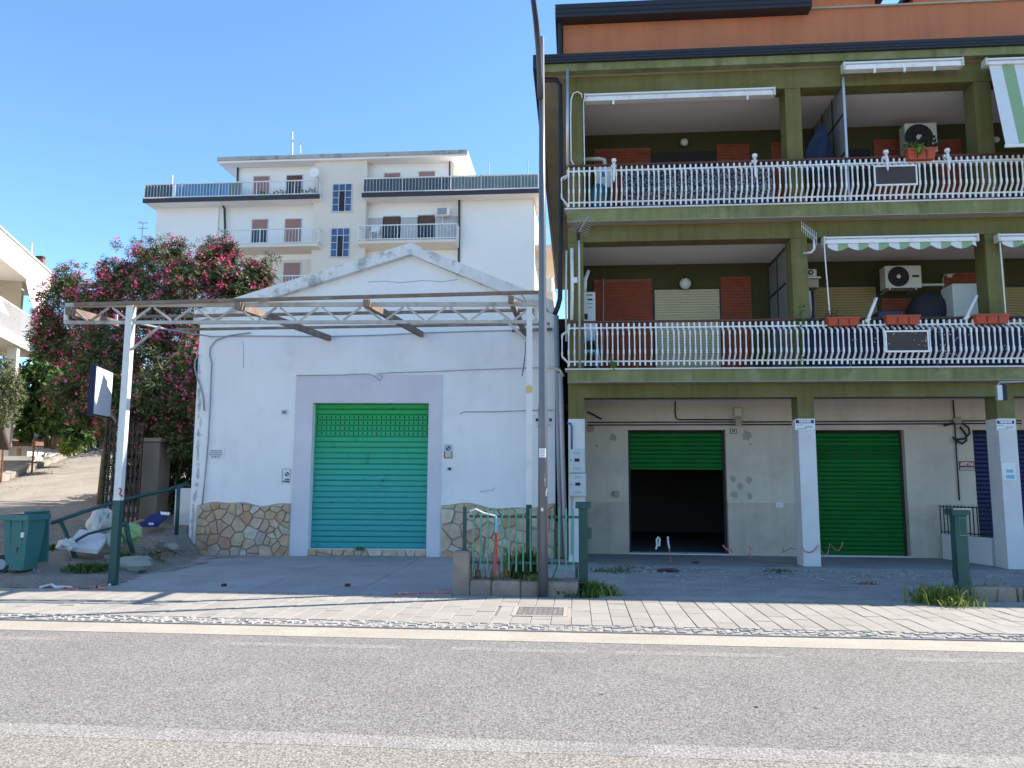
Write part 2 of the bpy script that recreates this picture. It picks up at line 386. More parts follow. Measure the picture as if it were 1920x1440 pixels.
# planting bed behind the low wall
def hmap(name, x0, x1, y0, y1, nx, ny, fz, mat, kind='structure', smooth=True):
    mb = MB()
    for i in range(nx+1):
        for j in range(ny+1):
            x = x0+(x1-x0)*i/nx; y = y0+(y1-y0)*j/ny; mb.v.append(Vector((x, y, fz(x, y))))
    for i in range(nx):
        for j in range(ny): a = i*(ny+1)+j; mb.f.append((a, a+ny+1, a+ny+2, a+1))
    return mb.build(name, mat, None, smooth=smooth, kind=kind)
hmap('planting_bed', -1.70, .12, 10.98, 12.3, 18, 12, lambda x, y: .15-.14*max(0,(y-11.6)/.7)+R.uniform(-.012,.012), m_dirt)
# lot in front of the apartment house
hmap('lot', .02, 60, 10.72, 14.9, 160, 40, lambda x, y: -.03+.012*sin(1.7*x)*sin(2.3*y+x)+.012*sin(.6*x+1.1*y)+R.uniform(-.006,.006), m_lot)
hmap('gravel_strip', .3, 60, 10.70, 10.98, 160, 3, lambda x, y: -.004+R.uniform(-.006,.006), m_gut)
mb = MB()
for k in range(420):
    a = R.uniform(.2, 9.5); b = R.choice((R.gauss(14.35,.22), R.uniform(13.2,14.6))) if R.random() < .85 else R.uniform(11, 14)
    r_ = R.uniform(.008, .03); mb.blob((a, b, -.02), (r_*1.4, r_, r_*.7), k, 5, 3)
mb.build('rubble', m_kstone, None, kind='stuff')
# terrain on the left: bank and rising alley
def edge_x(y): return -6.9 - .8*max(0, min(1, (y-11.3)/4.2))
def terr(x, y):
    s = max(0.0, y-12.0)*.137
    d = edge_x(y)-x
    if y < 15.8: s += .06*max(0, min(1, d/.4))*max(0,min(1,(y-11)/.6))
    k = max(0, min(1, d/.35)) if y < 16.2 else 1
    z = s*k + .02*sin(3*x+1.3*y)*sin(2.1*y)*k
    return z
def kerb_x(y): return -17.4-.375*(y-22.1)      # alley left edge
def terr2(x, y):
    z = terr(x, y)
    kx = kerb_x(y)
    if y > 15 and x < kx-.25: z -= min(1.0, (kx-.25-x)*3)*min(1,(y-15)/3)
    return z+R.uniform(-.012,.012)
hmap('bank', -44, -6.86, 10.72, 16.5, 150, 44, terr2, m_dirt)
hmap('alley', -60, -6.86, 16.5, 70, 150, 100, terr2, m_ramp)

# ------------------------------------------------------------------ stone cladding (each stone its own part)
def clip(poly, a, b, c):           # keep points with a*x+b*z <= c
    out = []
    for i in range(len(poly)):
        p, q = poly[i], poly[(i+1) % len(poly)]
        dp, dq = a*p[0]+b*p[1]-c, a*q[0]+b*q[1]-c
        if dp <= 0: out.append(p)
        if (dp < 0 < dq) or (dq < 0 < dp):
            t = dp/(dp-dq); out.append((p[0]+(q[0]-p[0])*t, p[1]+(q[1]-p[1])*t))
    return out
def stone_cells(x0, x1, z0, z1, size, seed, gap=.011, top=None):
    rr = random.Random(seed); pts = []
    n = int(1.15*(x1-x0)*(z1-z0)/(size*size)); tries = 0
    while len(pts) < n and tries < 6000:
        tries += 1; p = (rr.uniform(x0, x1), rr.uniform(z0, z1)); md = size*rr.choice((.38,.62,.8,1.1))
        if all((p[0]-q[0])**2+(p[1]-q[1])**2 > (md if md > q[2]*.8 else q[2]*.8)**2 for q in pts): pts.append((p[0], p[1], md))
    cells = []
    for i, p in enumerate(pts):
        poly = [(x0+gap, z0+gap), (x1-gap, z0+gap), (x1-gap, z1-gap), (x0+gap, z1-gap)]
        for j, q in enumerate(pts):
            if i == j: continue
            a, b = q[0]-p[0], q[1]-p[1]; d = math.hypot(a, b)
            if d > size*4: continue
            a /= d; b /= d
            poly = clip(poly, a, b, a*(p[0]+q[0])/2+b*(p[1]+q[1])/2-gap*rr.uniform(.7,1.4))
            if len(poly) < 3: break
        if len(poly) < 3: continue
        if top: poly = [(x, min(z, top(x)-.02)) for x, z in poly]
        r2 = []
        for k in range(len(poly)):                       # knock the corners off
            p0, p1, p2 = poly[k-1], poly[k], poly[(k+1) % len(poly)]; f = rr.uniform(.04,.16)
            r2 += [(p1[0]+(p0[0]-p1[0])*f, p1[1]+(p0[1]-p1[1])*f), (p1[0]+(p2[0]-p1[0])*f, p1[1]+(p2[1]-p1[1])*f)]
        cx = sum(q[0] for q in r2)/len(r2); cz = sum(q[1] for q in r2)/len(r2)
        ar = abs(sum(r2[k-1][0]*r2[k][1]-r2[k][0]*r2[k-1][1] for k in range(len(r2))))/2
        if ar > .0008: cells.append((r2, cx, cz))
    return cells
st_mats = [M('stone_%d' % i, c, .85, .22, 7, .6, 30, stain=s_, stain_amt=.9, stain_scale=6, grain=.1) for i, (c, s_) in enumerate((
    ((.56,.43,.31),(.46,.28,.15)), ((.55,.38,.24),(.40,.21,.10)), ((.50,.29,.19),(.54,.42,.31)), ((.60,.51,.43),(.50,.36,.24)),
    ((.52,.34,.25),(.56,.44,.34)), ((.46,.37,.33),(.52,.35,.23)), ((.56,.42,.31),(.42,.26,.17))))]
def stones(parent, x0, x1, z0, z1, yf, size, seed, top=None):
    rr = random.Random(seed+1)
    for poly, cx, cz in stone_cells(x0, x1, z0, z1, size, seed, .006, top):
        n = len(poly); d = rr.uniform(.03,.055); tl = rr.uniform(-.05,.05); tz = rr.uniform(-.05,.05)
        P0 = [(x, yf+.01, z) for x, z in poly]
        P1 = [(x, yf-d*.55, z) for x, z in poly]
        P2 = [(cx+(x-cx)*.88, yf-d+(x-cx)*tl+(z-cz)*tz, cz+(z-cz)*.88) for x, z in poly]
        fs = [tuple(range(2*n, 3*n))]
        for r in (0, n):
            for k in range(n): fs.append((r+k, r+(k+1) % n, r+n+(k+1) % n, r+n+k))
        MB().add(P0+P1+P2, fs).build('stone', st_mats[rr.choice((0,0,0,1,1,2,3,3,4,5,6))], parent)

# ------------------------------------------------------------------ warehouse with the gable
ga = root('warehouse', 'white plastered single storey warehouse with a gable, teal roller shutter and stone clad base', 'building', GO, GPH, space='L')
XL, XR = -3.78, 3.78; OX0, OX1, OZ0, OZ1 = -1.285, 1.15, .145, 3.145
apx, apz = gp(770, 455, -.16)[0], gp(770, 455, -.16)[2]
lz = gp(364, 582, -.16)[2]; lx = gp(364, 582, -.16)[0]; rz_ = gp(1038, 564, -.16)[2]; rx = gp(1038, 564, -.16)[0]
CT = .26
mb = MB()
mb.box(XL, OX0, 0, .35, -.2, 4.4).box(OX1, XR, 0, .35, -.2, 4.4).box(OX0, OX1, 0, .35, OZ1, 4.4).box(OX0, OX1, 0, .35, -.2, 0)
def topz(x): return lz+(apz-lz)*(x-lx)/(apx-lx) if x < apx else apz+(rz_-apz)*(x-apx)/(rx-apx)
mb.prism([(XL,0,4.4),(XR,0,4.4),(XR,0,topz(XR)-.1),(apx,0,apz-.1),(XL,0,topz(XL)-.1)], (0,1,0), .35)
mb.box(XL, XL+.3, .35, 14, -.2, topz(XL)-.1).box(XR-.3, XR, .35, 14, -.2, topz(XR)-.1).box(XL, XR, 14, 14.3, -.2, 4.6)
gw = mb.build('wall', m_white, ga)
# coping of the gable: two sloping bands standing proud, and the roof behind
mb = MB()
mb.prism([(lx,-.16,lz-CT),(lx,-.16,lz),(apx,-.16,apz),(apx,-.16,apz-CT*.95)], (0,1,0), .42)
mb.prism([(apx+.0005,-.16,apz-CT*.95),(apx+.0005,-.16,apz),(rx,-.16,rz_),(rx,-.16,rz_-CT)], (0,1,0), .42)
mb.build('gable_coping', m_cop, ga)
mb = MB()
for x0, z0, x1, z1 in ((lx, lz, apx, apz), (rx, rz_, apx, apz)):
    mb.prism([(x0,.27,z0-.22),(x0,.27,z0-.08),(x1,.27,z1-.08),(x1,.27,z1-.22)], (0,1,0), 14.2)
mb.build('roof', M('roof_tiles', (.22,.12,.08), .9, .2, 3), ga)
mb = MB()
mb.box(gp(556,703).x, OX0, -.014, .002, -.02, OZ1).box(OX1, gp(830,702).x, -.014, .002, -.02, OZ1).box(gp(556,703).x, gp(830,702).x, -.014, .002, OZ1, 3.735)
mb.build('door_surround', m_surr, ga)
mb = MB(); mb.box(OX0, OX1, .0, .34, .13, OZ0).build('door_sill', m_pwhite, ga)
# cladding
def wav1(x): return 1.05+.03*sin(4*x+1)+.02*sin(9*x)
def wav2(x): return 1.03+.05*sin(3.1*x+2.2)+.02*sin(7*x)
sx0, sx1 = gp(368, 1000).x, gp(543, 1000).x; sx2 = gp(828, 1000).x
for nm, a, b, wv, sd in (('cladding_bed', sx0, sx1, wav1, 11), ('cladding_bed', sx2, XR-.01, wav2, 23)):
    mb = MB(); N = 24
    for i in range(N):
        u0, u1 = a+(b-a)*i/N, a+(b-a)*(i+1)/N
        mb.add([(u0,-.02,-.1),(u1,-.02,-.1),(u1,-.02,wv(u1)),(u0,-.02,wv(u0)),(u0,.003,wv(u0)),(u1,.003,wv(u1))], [(0,1,2,3),(3,2,5,4)])
    bed = mb.build(nm, m_mortar, ga)
    stones(bed, a, b, -.02, 1.12, -.02, .205 if sd == 11 else .27, sd, wv)
mb = MB(); mb.box(OX0, OX1, .002, .05, -.02, .13); bed = mb.build('threshold_bed', m_mortar, ga)
stones(bed, OX0, OX1, .0, .13, .002, .17, 31)
# roller shutter: 26 slats, four of them perforated, paint bleached from green to teal towards the bottom
m_teal = bpy.data.materials.new('faded_shutter_paint'); m_teal.use_nodes = True
n = m_teal.node_tree; L = n.links; b = n.nodes['Principled BSDF']; b.inputs['Roughness'].default_value = .42; b.inputs['Specular IOR Level'].default_value = .3
g_ = n.nodes.new('ShaderNodeNewGeometry'); sp_ = n.nodes.new('ShaderNodeSeparateXYZ'); L.new(g_.outputs['Position'], sp_.inputs[0])
ns = n.nodes.new('ShaderNodeTexNoise'); ns.inputs['Scale'].default_value = 1.6; L.new(g_.outputs['Position'], ns.inputs['Vector'])
ad = n.nodes.new('ShaderNodeMath'); ad.operation = 'MULTIPLY_ADD'; L.new(ns.outputs['Fac'], ad.inputs[0]); ad.inputs[1].default_value = .7; L.new(sp_.outputs['Z'], ad.inputs[2])
mr = n.nodes.new('ShaderNodeMapRange'); mr.inputs[1].default_value = .45; mr.inputs[2].default_value = 3.4; L.new(ad.outputs[0], mr.inputs[0])
cr = n.nodes.new('ShaderNodeValToRGB'); e = cr.color_ramp.elements
e[0].color = (.04,.33,.34,1); e[1].color = (.02,.36,.09,1); q = e.new(.45); q.color = (.042,.38,.31,1); q = e.new(.8); q.color = (.028,.38,.17,1)
L.new(mr.outputs[0], cr.inputs[0])
n2 = n.nodes.new('ShaderNodeTexNoise'); n2.inputs['Scale'].default_value = 5; n2.inputs['Detail'].default_value = 8; n2.inputs['Roughness'].default_value = .7; L.new(g_.outputs['Position'], n2.inputs['Vector'])
r2_ = n.nodes.new('ShaderNodeMapRange'); r2_.inputs[1].default_value = .60; r2_.inputs[2].default_value = .68; L.new(n2.outputs['Fac'], r2_.inputs[0]); r2_.inputs[4].default_value = .55
mx = n.nodes.new('ShaderNodeMix'); mx.data_type = 'RGBA'; L.new(r2_.outputs[0], mx.inputs[0]); L.new(cr.outputs[0], mx.inputs[6]); mx.inputs[7].default_value = (.02,.10,.09,1)
L.new(mx.outputs[2], b.inputs['Base Color'])
def slat_mesh(x0, x1, pitch, mat, holes=0, ydep=.016, hw=.010, hh=.028):
    """one curled shutter slat, optionally with a row of real slots"""
    mb = MB()
    prof = [(.004, pitch*.0), (-ydep*.25, pitch*.06), (-ydep, pitch*.2), (-ydep, pitch*.8), (-ydep*.3, pitch*.93), (.004, pitch*.97)]
    if not holes:
        k = len(mb.v)
        for x in (x0, x1): mb.v += [Vector((x, y, z)) for y, z in prof]
        m_ = len(prof)
        for i in range(m_-1): mb.f.append((i, m_+i, m_+i+1, i+1))
    else:
        xsl = [x0]
        for i in range(holes):
            c = x0+(x1-x0)*(i+.5)/holes; xsl += [c-hw, c+hw]
        xsl.append(x1); zm = pitch*.5
        zl = [pitch*.2, zm-hh, zm+hh, pitch*.8]
        for i in range(len(xsl)-1):
            for j in range(3):
                if i % 2 == 1 and j == 1: continue
                mb.add([(xsl[i],-ydep,zl[j]),(xsl[i+1],-ydep,zl[j]),(xsl[i+1],-ydep,zl[j+1]),(xsl[i],-ydep,zl[j+1])], [(0,1,2,3)])
        for (ya, za), (yb, zb) in ((prof[0],prof[1]),(prof[1],prof[2]),(prof[3],prof[4]),(prof[4],prof[5])):
            mb.add([(x0,ya,za),(x1,ya,za),(x1,yb,zb),(x0,yb,zb)], [(0,1,2,3)])
    return mb.mesh('slat', mat)
sh = MB().box(OX0, OX1, .24, .27, OZ0, OZ1).build('roller_shutter', m_dark, ga)
NS = 26; pit = (OZ1-OZ0)/NS
sm0 = slat_mesh(OX0+.002, OX1-.002, pit, m_teal); smh = slat_mesh(OX0+.002, OX1-.002, pit, m_teal, 25)
for i in range(NS): inst(smh if i in (NS-6, NS-5, NS-4, NS-3) else sm0, 'slat', sh, (0, .2+R.uniform(-.006,.006), OZ0+i*pit), (R.uniform(-.05,.05), R.uniform(-.0012,.0012), 0))
# low stone clad stub wall between the warehouse and the apartment house
sw = root('stone_stub_wall', 'low stone clad stub wall between the white warehouse and the grey meter boxes', 'wall', G(4.0, .1, 0), GPH, space='L')
MB().box(-.21, .22, -.02, .25, -.2, .72).build('wall', m_mortar, sw)
stones(sw, -.21, .22, -.02, .72, -.02, .24, 41)
# wall left of the warehouse
def A2(pts, off): return [gp(px, py, off) for px, py in pts]
stw = root('buttress_wall', 'flaking white plastered buttress against the left corner of the warehouse', 'wall', G(-4.0, 0.3, 0), GPH, space='L')
mb = MB(); mb.box(-.2, .21, -.1, .9, -.2, 1.35).build('wall', m_pwhite, stw)
# conduits and cables on the front
def gcable(name, pts, r, mat, label, cat, off=-.03, smooth=True, group=None):
    P = [GM @ Vector((*[gp(px, py, off)[i] for i in range(3)],)) for px, py in pts]
    o = MB().tube(P, r, 6).build(name, mat, None, smooth=smooth); return tag(o, label, cat, group)
gcable('conduit', [(470,624),(430,629),(405,638),(394,652),(393,666),(397,682),(396,700),(394,760),(390,830),(384,900),(379,948)], .014, m_grey,
       'grey conduit running down the warehouse front near its left corner', 'conduit')
gcable('conduit', [(372,664),(366,676),(365,690),(369,706),(376,724),(381,745),(383,770)], .016, m_grey,
       'short curved grey conduit beside the oleander at the left edge of the warehouse', 'conduit')
gcable('cable', [(390,631),(470,630),(600,631),(700,629),(800,624),(900,621),(1000,619)], .011, m_grey,
       'grey cable clipped along the warehouse wall below the canopy', 'cable')
gcable('cable', [(556,704),(640,703),(690,701),(702,705),(712,714),(718,706),(708,701),(730,699),(800,697),(900,693),(985,690),(1038,689)], .008, m_grey,
       'thin looping cable along the top of the grey door surround', 'cable', -.04)
gcable('cable', [(862,776),(870,772),(930,772),(980,770),(1036,769)], .009, m_grey,
       'short thin cable on the white wall right of the shutter', 'cable')

for pts in ([(690,529),(720,527),(752,530),(790,526),(830,528),(858,524)], [(900,922),(925,919),(928,914)], [(455,640),(457,660),(456,690)], [(985,655),(983,690),(978,706)]):
    P = [GM @ gp(px, py, -.002) for px, py in pts]; MB().tube(P, .006, 4).build('crack', m_grey, ga, space='W')
pts = [(372,700)]; q_ = random.Random(9)
fl = MB()
for k in range(26):
    py = 690+k*13+q_.uniform(-5,5); px = 375-16*(py-790)/230+q_.uniform(-2,2) if py > 790 else 374+q_.uniform(-2,1.5)
    p = gp(max(px, 361 if py > 900 else 371), py, -.002); w_, h_ = q_.uniform(.015,.05), q_.uniform(.04,.14)
    fl.prism([(p.x-w_,-.001,p.z-h_*.4),(p.x+w_*.3,-.001,p.z-h_),(p.x+w_,-.001,p.z),(p.x+w_*.2,-.001,p.z+h_),(p.x-w_*.8,-.001,p.z+h_*.5)], (0,-1,0), .004)
fl.build('flaked_plaster', M('flaked_paint', (.56,.54,.53), .9, .1, 4), ga, kind='stuff')
# signs on the warehouse
def gsign(name, px0, py0, px1, py1, label, cat, mat=m_paper, th=.012, group=None, off=-.0):
    a, b = gp(px0, py1, off), gp(px1, py0, off)
    c = ((a.x+b.x)/2, off, (a.z+b.z)/2); r_ = root(name, label, cat, G(*c), GPH, group, 'L'); w, h = b.x-a.x, b.z-a.z
    MB().box(-w/2, w/2, -th, .002, -h/2, h/2).build('plate', mat, r_); return r_, w, h, -th-.002
def rect(parent, name, x0, x1, z0, z1, y, mat, t=.002): return MB().box(x0, x1, y-t, y+.001, z0, z1).build(name, mat, parent)
r_, w, h, y = gsign('notice_sign', 391, 842, 421, 861, 'small white notice with four dark lines of print, left on the white wall', 'sign')
for i, (a, b) in enumerate(((-.38,.36),(-.42,.38),(-.42,.4),(-.3,.26))): 
    mb = MB(); x = a*w
    while x < b*w-.01: q = R.uniform(.012,.035); mb.box(x, min(x+q, b*w), y-.002, y, h*(.33-.2*i)-.008, h*(.33-.2*i)+.008); x += q+.008
    mb.build('print_line', m_ink, r_)
r_, w, h, y = gsign('house_number', 527, 768, 540, 778, 'tiny stone house number tile left of the grey door surround', 'number plate', m_surr)
text('65', h*.75, m_ink, r_, (0, y-.001, 0), bold=.003)
def nopark(r_, cx, cz, rad, y):
    mb = MB()
    for sgn in (1, -1):
        pts = []
        for k in range(13):
            a = radians(-45+ (0 if sgn > 0 else 180) + 12 + k*(156/12)); pts.append((cx+rad*cos(a), y-.002, cz+rad*sin(a)))
        mb.prism(pts, (0,1,0), .003)
    mb.build('blue_disc', m_signblue, r_)
r_, w, h, y = gsign('no_parking_sign', 529, 879, 545, 906, 'white no parking sign with black lettering left of the teal shutter', 'sign')
rect(r_, 'border', -w/2, w/2, h/2-.008, h/2, y, m_ink); rect(r_, 'border', -w/2, -w/2+.006, -h/2, h/2, y, m_ink); rect(r_, 'border', w/2-.006, w/2, -h/2, h/2, y, m_ink)
nopark(r_, .015, h*.13, w*.27, y)
text('AREA', w*.22, m_ink, r_, (.02, y-.001, -h*.24), bold=.004); text('PRIVATA', w*.22, m_ink, r_, (0, y-.001, -h*.39), bold=.004)
r_, w, h, y = gsign('driveway_sign', 832, 833, 849, 860, 'faded no parking sign with a red frame right of the teal shutter', 'sign', m_cream)
nopark(r_, 0, h*.22, w*.27, y)
rect(r_, 'red_border', -w/2+.01, -w/2+.03, -h/2+.01, 0, y, m_red); rect(r_, 'red_border', w/2-.025, w/2-.01, -h/2+.01, 0, y, m_red); rect(r_, 'red_border', -w/2+.03, w/2-.025, -h/2+.01, -h/2+.025, y, m_red)
r_, w, h, y = gsign('lock_box', 838, 876, 846, 882, 'tiny black lock box on the wall below the red framed sign', 'lock box', m_plastic, .03)
rect(r_, 'black_button', -.01, w/2-.004, -h/2+.006, h/2-.006, y, m_ink, .012)
def poster(r_, w, h, y, word, part=None):
    bz0, bz1 = h*.12, h*.42
    rect(r_, 'blue_band', -w*.46, w*.46, bz0, bz1, y, m_blueink)
    text(word, (bz1-bz0)*.95, m_paper, r_, (0, y-.004, (bz0+bz1)/2), bold=.004, wide=min(1.0, w*.86/(.66*len(word)*(bz1-bz0)*.95)))
    mb = MB()
    for i, (a, b) in enumerate(((-.42,-.1),(-.02,.4),(-.02,.36),(-.42,.1))): mb.box(a*w, b*w, y-.002, y, h*(-.05-.11*i)-.006, h*(-.05-.11*i)+.006)
    mb.build('fine_print', m_grey, r_)
a, b = gp(1005, 808), gp(1036, 784)
r_, w, h, y = gsign('sale_poster', 1003, 783, 1036, 802, 'for sale poster on the white wall half hidden behind the street lamp', 'poster', m_paper, .004, 'blue and white for sale posters')
poster(r_, w, h*1.0, y, 'VENDESI')

# ------------------------------------------------------------------ steel canopy frame in front of the warehouse
TY = -4.45
cf = root('canopy_frame', 'rusty open steel canopy frame with a lattice truss on two posts before the warehouse', 'canopy frame', G(0, TY, 0), GPH, space='W')
def gw_(p): return GM @ Vector(p)
def T(px, py, off=TY): return gw_(gp(px, py, off))
tz = (gp(245,579,TY).z+gp(990,563,TY).z)/2; bz = (gp(245,612,TY).z+gp(990,596,TY).z)/2
tx0, tx1 = gp(122, 590, TY).x, gp(1008, 575, TY).x
MB().bar(gw_((tx0,TY,tz)), gw_((tx1,TY,tz)), .05, .06).build('top_chord', m_steel, cf)
MB().bar(gw_((tx0,TY,bz)), gw_((tx1,TY,bz)), .045, .05).build('bottom_chord', m_steel, cf)
for x in (tx0+.02, tx1-.02): MB().bar(gw_((x,TY,bz+.03)), gw_((x,TY,tz-.043)), .05).build('end_strut', m_postw if x < 0 else m_steel, cf)
NW = 22
dxw = (tx1-tx0-.12)/NW
for i in range(NW):
    xa, xb = tx0+.06+i*dxw+.03, tx0+.06+(i+1)*dxw-.03
    za, zb = (tz-.045, bz+.03) if i % 2 == 0 else (bz+.03, tz-.045)
    MB().bar(gw_((xa,TY,za)), gw_((xb,TY,zb)), .03).build('diagonal', m_steel, cf)
# posts
pxl, pxr = gp(228, 850, TY).x, gp(992, 850, TY).x
def post(x, zb, top, w):
    split = gp(228, 938, TY).z if x < 0 else gp(992, 946, TY).z
    p = MB().box(x-w/2, x+w/2, TY-w/2, TY+w/2, split, top); p.v = [gw_(v) for v in p.v]; u = p.build('post', m_postw, cf)
    p = MB().box(x-w/2, x+w/2, TY-w/2, TY+w/2, zb, split); p.v = [gw_(v) for v in p.v]; p.build('painted_foot', m_postg, u); return u
pl = post(pxl, -.05, tz+.02, .105); pr = post(pxr, .0, tz-.045, .085)
p = MB(); p.tube([gw_((pxl+.04,TY-.07,1.42)), gw_((pxl+.075,TY-.075,1.40)), gw_((pxl+.05,TY-.07,1.33)), gw_((pxl+.10,TY-.08,1.30))], .012, 5).build('red_tape', m_red, pl)
bw = MB().box(pxr-.045, pxr+.045, TY-.055, TY-.043, gp(992,737,TY).z, gp(992,724,TY).z); bw.v = [gw_(v) for v in bw.v]
m_yel = M('yellow_label', (.55,.45,.15), .6, .05); o = bw.build('warning_label', m_yel, pr)
# braces
MB().bar(T(247, 655), T(300, 612), .035).build('brace', m_steel, cf)
MB().bar(T(988, 637), T(945, 598), .035).build('brace', m_steel, cf)
# rafters back to the wall
for (f0, b0, w) in (((445,566),(617,634),.11), ((686,561),(790,627),.11), ((958,554),(986,630),.10)):
    a = gw_(gp(f0[0], f0[1]+7, TY-.16)); bq = gw_(gp(b0[0], b0[1], -.02)); d = (bq-a)
    MB().bar(a, bq, w*.8, w).build('rafter', m_rust, cf)
a = gw_(gp(128, 583, TY-.16)); bq = gw_(gp(218, 606, TY+1.9)); MB().bar(a, bq, .09, .11).build('rafter', m_rust, cf)
MB().bar(bq+Vector((0,0,.16)), bq-Vector((0,0,.05)), .03).build('stub', m_steel, cf)
# purlins lying on the rafters
def pur(px0, py0, px1, py1, off, nm='purlin', r=.05):
    a, bq = gp(px0, py0, off), gp(px1, py1, off); z = (a.z+bq.z)/2
    MB().bar(gw_((a.x, off, a.z)), gw_((bq.x, off, bq.z)), r, r).build(nm, m_rust, cf)
pur(140, 571, 1010, 548, TY-.08); pur(250, 594, 1027, 581, -2.4); pur(330, 618, 1031, 607, -.9); pur(960, 620, 1036, 617, -.1)
MB().tube([T(240,602), gw_(gp(320,619,-3.4)), gw_(gp(395,631,-.06))], .016, 6).build('tie_wire', m_grey, cf)
MB().tube([T(975,548), T(985,562), T(992,575), T(1003,592)], .008, 5).build('loose_wire', m_cable, cf)
MB().tube([T(985,640), T(985,660), T(981,690), T(979,705)], .006, 5).build('loose_wire', m_cable, cf)

# ------------------------------------------------------------------ street lamp
LB = gz(1018, 1118)
lp = root('street_lamp', 'tall grey tapered street lamp post by the low fence with a dark curved arm', 'street lamp', LB)
H1 = aty(1016, 70, LB.y).z
MB().tube([LB+Vector((0,0,-.1)), LB+Vector((0,0,2.6)), LB+Vector((0,0,2.65)), LB+Vector((-.01,0,H1*.62)), LB+Vector((-.02,0,H1))], [.07,.066,.06,.052,.036], 16).build('pole', m_lamp, lp, True)
arm = [aty(1013,184,LB.y-.06), aty(1012.5,140,LB.y-.08), aty(1009.5,90,LB.y-.25), aty(1005,40,LB.y-.6), aty(998,-15,LB.y-1.2), aty(988,-80,LB.y-1.9)]
MB().tube(arm, [.045,.045,.042,.04,.036,.03], 12).build('arm', m_lampd, lp, True)
e_ = arm[-1]; MB().tube([e_, e_+Vector((-.03,-.25,.06)), e_+Vector((-.07,-.75,.05)), e_+Vector((-.08,-.85,.03))], [.04,.11,.12,.03], 10).build('lamp_head', m_lampd, lp, True)
z0, z1 = aty(1016,858,LB.y).z, aty(1016,841,LB.y).z
def band(z0, z1, a0, a1, mat, nm, rad):
    mb = MB(); N = 8
    for i in range(N):
        u, v = a0+(a1-a0)*i/N, a0+(a1-a0)*(i+1)/N
        mb.add([LB+Vector((rad*sin(t), -rad*cos(t), z)) for t, z in ((u,z0),(v,z0),(v,z1),(u,z1))], [(0,1,2,3)])
    return mb.build(nm, mat, lp)
band(z0, z1, -.85, .7, m_paper, 'notice_sticker', .0695)
for k in range(3): band(z1-.03-.035*k, z1-.022-.035*k, -.4, .4, m_grey, 'print_line', .0705)
band(aty(1016,958,LB.y).z, aty(1016,952,LB.y).z, -.35, .1, m_paper, 'sticker', .0695)
for k in range(6):
    zz = aty(1016, R.uniform(890,935), LB.y).z; a = R.uniform(0,.8); band(zz, zz+R.uniform(.03,.08), a, a+R.uniform(.2,.4), m_slab, 'peeled_paper', .0693)

# ------------------------------------------------------------------ low wall and green fence beside the lamp
FY = 10.80
lw = root('low_wall', 'low weathered concrete wall with a taller end block under the green bar fence', 'wall', (-.8, FY, 0))
a0, a1 = aty(848,1110,FY).x, aty(879,1110,FY).x; b1 = aty(1088,1110,FY).x
ht = aty(860,1034,FY).z; hl = aty(960,1090,FY).z
MB().bbox(a0, a1, FY, FY+.3, -.05, ht, .02).build('end_block', m_lwall, lw)
xw = [a1+.002, a1+.31, a1+.72, b1-.02]
for i in range(3):
    MB().bbox(xw[i], xw[i+1]-.008, FY+.02, FY+.26, -.05, hl+R.uniform(-.008,.004), .018).build('concrete_block', m_lwall, lw)
fy = FY+.13
fn = root('bar_fence', 'green iron bar fence on the low wall between the warehouse and the street lamp', 'fence', (-.8, fy, hl))
def FP(px, py, y=fy): return aty(px, py, y)
p0 = FP(871, 950); MB().box(p0.x-.02, p0.x+.03, fy-.02, fy+.03, ht-.02, p0.z).build('end_post', m_postg, fn)
for py in (968, 1054):
    a, bq = FP(880, py), FP(1088, py+1); MB().bar((a.x,fy+.012,a.z), (bq.x,fy+.012,(a.z)), .03, .035).build('rail', m_postg, fn)
zt, zb = FP(960, 953).z, FP(960, 1071).z
for i in range(15):
    x = FP(888.5, 1000).x + i*(FP(1075,1000).x-FP(888.5,1000).x)/14
    MB().bar((x+R.uniform(-.004,.004), fy-.018, zb+R.uniform(-.01,.01)), (x, fy-.018, zt+R.uniform(-.012,.012)), .022).build('bar', m_barg, fn)
tp = MB(); t0 = FP(930, 980, fy-.06); tp.tube([FP(881,958,fy-.05), FP(892,954,fy-.06), FP(908,962,fy-.05), FP(929,967,fy-.06)], .012, 5)
o = tp.build('ribbon', m_paper, None); tag(o, 'white end of a torn barrier ribbon tied along the green bar fence', 'ribbon')
tp = MB(); tp.tube([FP(930,967,fy-.06), FP(931,985,fy-.06), FP(930,998,fy-.06)], .018, 5); tp.v = [v for v in tp.v]
o = tp.build('ribbon', m_bluepl, None); tag(o, 'pale blue knotted ribbon at the middle of the bar fence', 'ribbon')
tp = MB(); tp.tube([FP(930,999,fy-.06), FP(930.5,1030,fy-.06), FP(929,1060,fy-.06), FP(929.5,1080,fy-.06)], [.020,.019,.016,.01], 5)
o = tp.build('ribbon', M('tape_red', (.62,.05,.03), .6, .1, 6), None); tag(o, 'red and white barrier tape hanging straight down the bar fence', 'ribbon')
